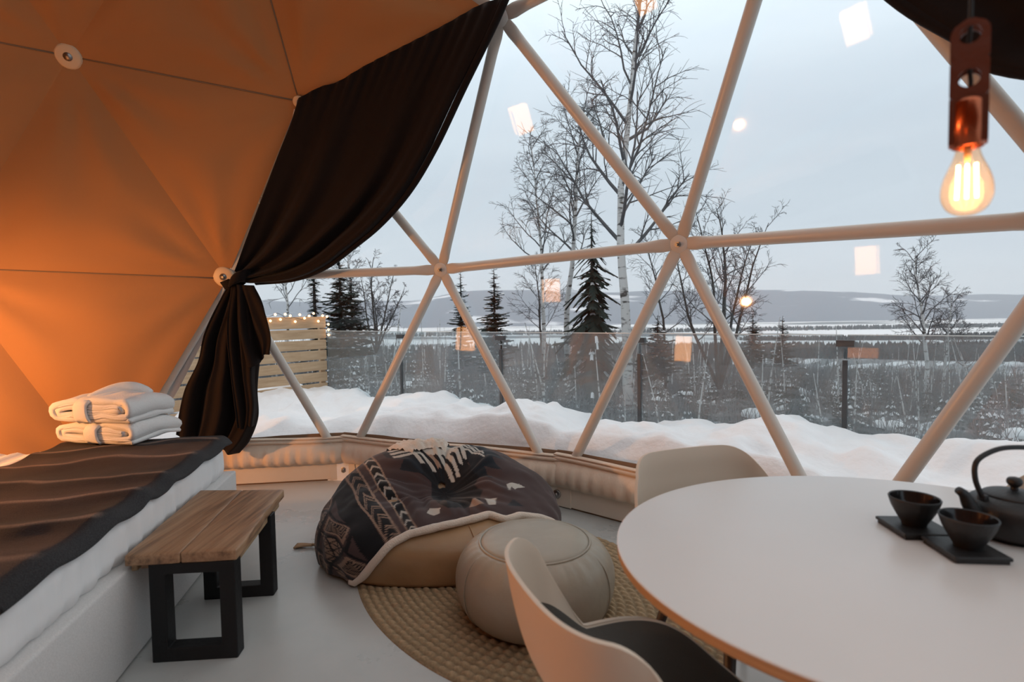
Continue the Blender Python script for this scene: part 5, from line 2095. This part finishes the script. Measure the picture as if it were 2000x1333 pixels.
spruce('large dark drooping spruce left of the tall birch', 1158, 760, 12.5, 4.15, 1.15, 3, dens=1.0, sag=.75, gap=.36)
spruce('young spruce with a thin spire left of the drooping spruce', 968, 730, 13, 2.55, .62, 4, sag=.05, gap=.08)
spruce('narrow spruce seen beside the strut left of the young spruce', 903, 720, 15, 2.8, .5, 5, sag=.1, gap=.1)
spruce('dense spruce rising behind the railing near the wooden screen', 668, 700, 13, 2.75, .75, 6, dens=1.1, sag=.1)
spruce('second dense spruce touching the one near the wooden screen', 690, 700, 14, 2.3, .7, 16, dens=1.1, sag=.1)
spruce('dark spruce top above the fairy lights', 618, 700, 14, 3.0, .38, 7, sag=.25, dens=1.2, gap=0)
spruce('low spruce in front of the valley field right of the bushy tree', 1470, 720, 13, 1.35, .45, 9, sag=.1, gap=.1)
spruce('slim small spruce standing before the white field', 1528, 720, 14, 1.35, .38, 10, sag=0, gap=.25)
spruce('low spruce with spreading boughs below the window hub', 1285, 740, 12, 1.4, .6, 12, sag=.1, gap=.2)

# bare saplings, brush and snow-laden low firs covering the slope: one mass each
br, fir, fsn = MB(), MB(), MB()
r = random.Random(77)


def ground_at(x, y):
    o_ = max(.15, (x - RA0[0]) * ROUT[0] + (y - RA0[1]) * ROUT[1])
    z = float(slope_z(np.array(o_), 0)) + (float(fbm(x * .25, y * .25, 3)) - .5) * min(max(o_ * .2, .2), 2.2)
    return z, o_


for k in range(5200):
    d = 6.5 * math.exp(r.random() ** .9 * 3.4)
    m_ = r.uniform(-.75, 1.15)
    x, y = m_ * d, d
    z, o_ = ground_at(x, y)
    if o_ < .8:
        continue
    h = r.uniform(.5, 1.3) * min(1.7, .55 + d * .035)
    w = .0035 + d * .00042
    for q in range(2 + (k % 3)):
        a = r.uniform(0, 2 * PI)
        tl = r.uniform(.05, .4)
        p0 = np.array([x, y, z - .1])
        p1 = p0 + np.array([math.cos(a) * tl * h, math.sin(a) * tl * h, h * r.uniform(.7, 1)])
        p2 = p1 + np.array([math.cos(a) * tl * h * .5, math.sin(a) * tl * h * .5, h * .3])
        s_ = np.array([w, 0, 0])
        br.add([p0 - s_, p0 + s_, p1 + s_ * .7, p1 - s_ * .7, p2], [[0, 1, 2, 3], [3, 2, 4]])
        pm = p0 * .4 + p1 * .6
        a += 1.2
        p3 = pm + np.array([math.cos(a) * h * .3, math.sin(a) * h * .3, h * .35])
        br.add([pm - s_ * .6, pm + s_ * .6, p3], [[0, 1, 2]])
for k in range(1500):
    d = 6.3 * math.exp(r.random() ** 1.1 * 2.6)
    m_ = r.uniform(-.75, 1.15)
    x, y = m_ * d, d
    z, o_ = ground_at(x, y)
    if o_ < .9:
        continue
    h = r.uniform(.25, .8) * min(1.6, .5 + d * .03)
    clump = r.choice((0, 0, .25, .9)) * (.4 + 1.2 * float(fbm(x * .12, y * .12, 2)))
    for lv in range(4):
        zz = z + h * (.15 + .25 * lv)
        rad = h * .55 * (1 - lv / 4.5)
        a0 = r.uniform(0, 2)
        for q in range(5):
            a = a0 + q * 2 * PI / 5
            dr = np.array([math.cos(a), math.sin(a), 0])
            sd = np.array([-dr[1], dr[0], 0])
            c = np.array([x, y, zz])
            tip = c + dr * rad - UZ * rad * .25
            fir.add([c + sd * rad * .15, c - sd * rad * .15, tip - sd * rad * .28 - UZ * .03, tip + sd * rad * .28 - UZ * .03, tip + dr * rad * .2], [[0, 1, 2, 4, 3]])
            if r.random() < clump:
                u_ = UZ * (.02 + .02 * h)
                s1 = r.uniform(.5, 1.0)
                fsn.add([c * .45 + tip * .55 + sd * rad * .2 * s1 + u_, c * .45 + tip * .55 - sd * rad * .2 * s1 + u_, tip - sd * rad * .26 * s1 + u_ * .6, tip + sd * rad * .26 * s1 + u_ * .6, (c + tip * 3) / 4 + u_ * 2.2],
                        [[0, 1, 4], [1, 2, 4], [2, 3, 4], [3, 0, 4]])
# pale young trunks on the slope, and rounder snow heaps caught near the railing
sap = MB()
for k in range(170):
    d = 8 * math.exp(r.random() * 1.9)
    m_ = r.uniform(-.6, 1.1)
    x, y = m_ * d, d
    z, o_ = ground_at(x, y)
    if o_ < 2.5:
        continue
    h = r.uniform(1.2, 3.0) * min(1.5, .6 + d * .02)
    lx, ly = r.gauss(0, .10), r.gauss(0, .10)
    w = .012 + .0011 * d * r.uniform(.4, 1.2)
    sap.tube([(x, y, z - .1), (x + lx * h * .4, y + ly * h * .4, z + h * .5), (x + lx * h, y + ly * h, z + h)], [w, w * .7, w * .25], 4, cap=False)
heaps = MB()
for k in range(95):
    d = 6.4 * math.exp(r.random() ** 1.4 * 1.5)
    m_ = r.uniform(-.6, 1.1)
    x, y = m_ * d, d
    z, o_ = ground_at(x, y)
    if o_ < .7:
        continue
    s_ = r.uniform(.07, .26)
    zz = z + r.uniform(-.05, .35)
    V = []
    for i in range(5):
        for j in range(9):
            q, t = i / 4 * PI / 2, 2 * PI * j / 9
            rr = s_ * (.75 + .5 * r.random()) * math.cos(q)
            V.append((x + rr * math.cos(t) * 1.2, y + rr * math.sin(t), zz + s_ * .8 * math.sin(q)))
    heaps.add(V, grid_faces(5, 9, wrap=True))
b_ = sap.build('saplings', m_birch, kind='stuff')
b_['label'] = 'thin pale young trunks standing across the slope'
b_ = heaps.build('snow_heaps', m_snow, kind='stuff')
b_['label'] = 'rounded white snow heaps on the brush just beyond the railing'
b_ = br.build('undergrowth', m_bush, kind='stuff', smooth=False)
b_['label'] = 'bare grey brush covering the slope beyond the railing'
b_ = fir.build('undergrowth', m_needle, kind='stuff', smooth=False)
b_['label'] = 'low dark firs scattered over the slope'
b_ = fsn.build('snow_clumps', m_snow, kind='stuff', smooth=False)
b_['label'] = 'white snow clumps caught on the low firs'
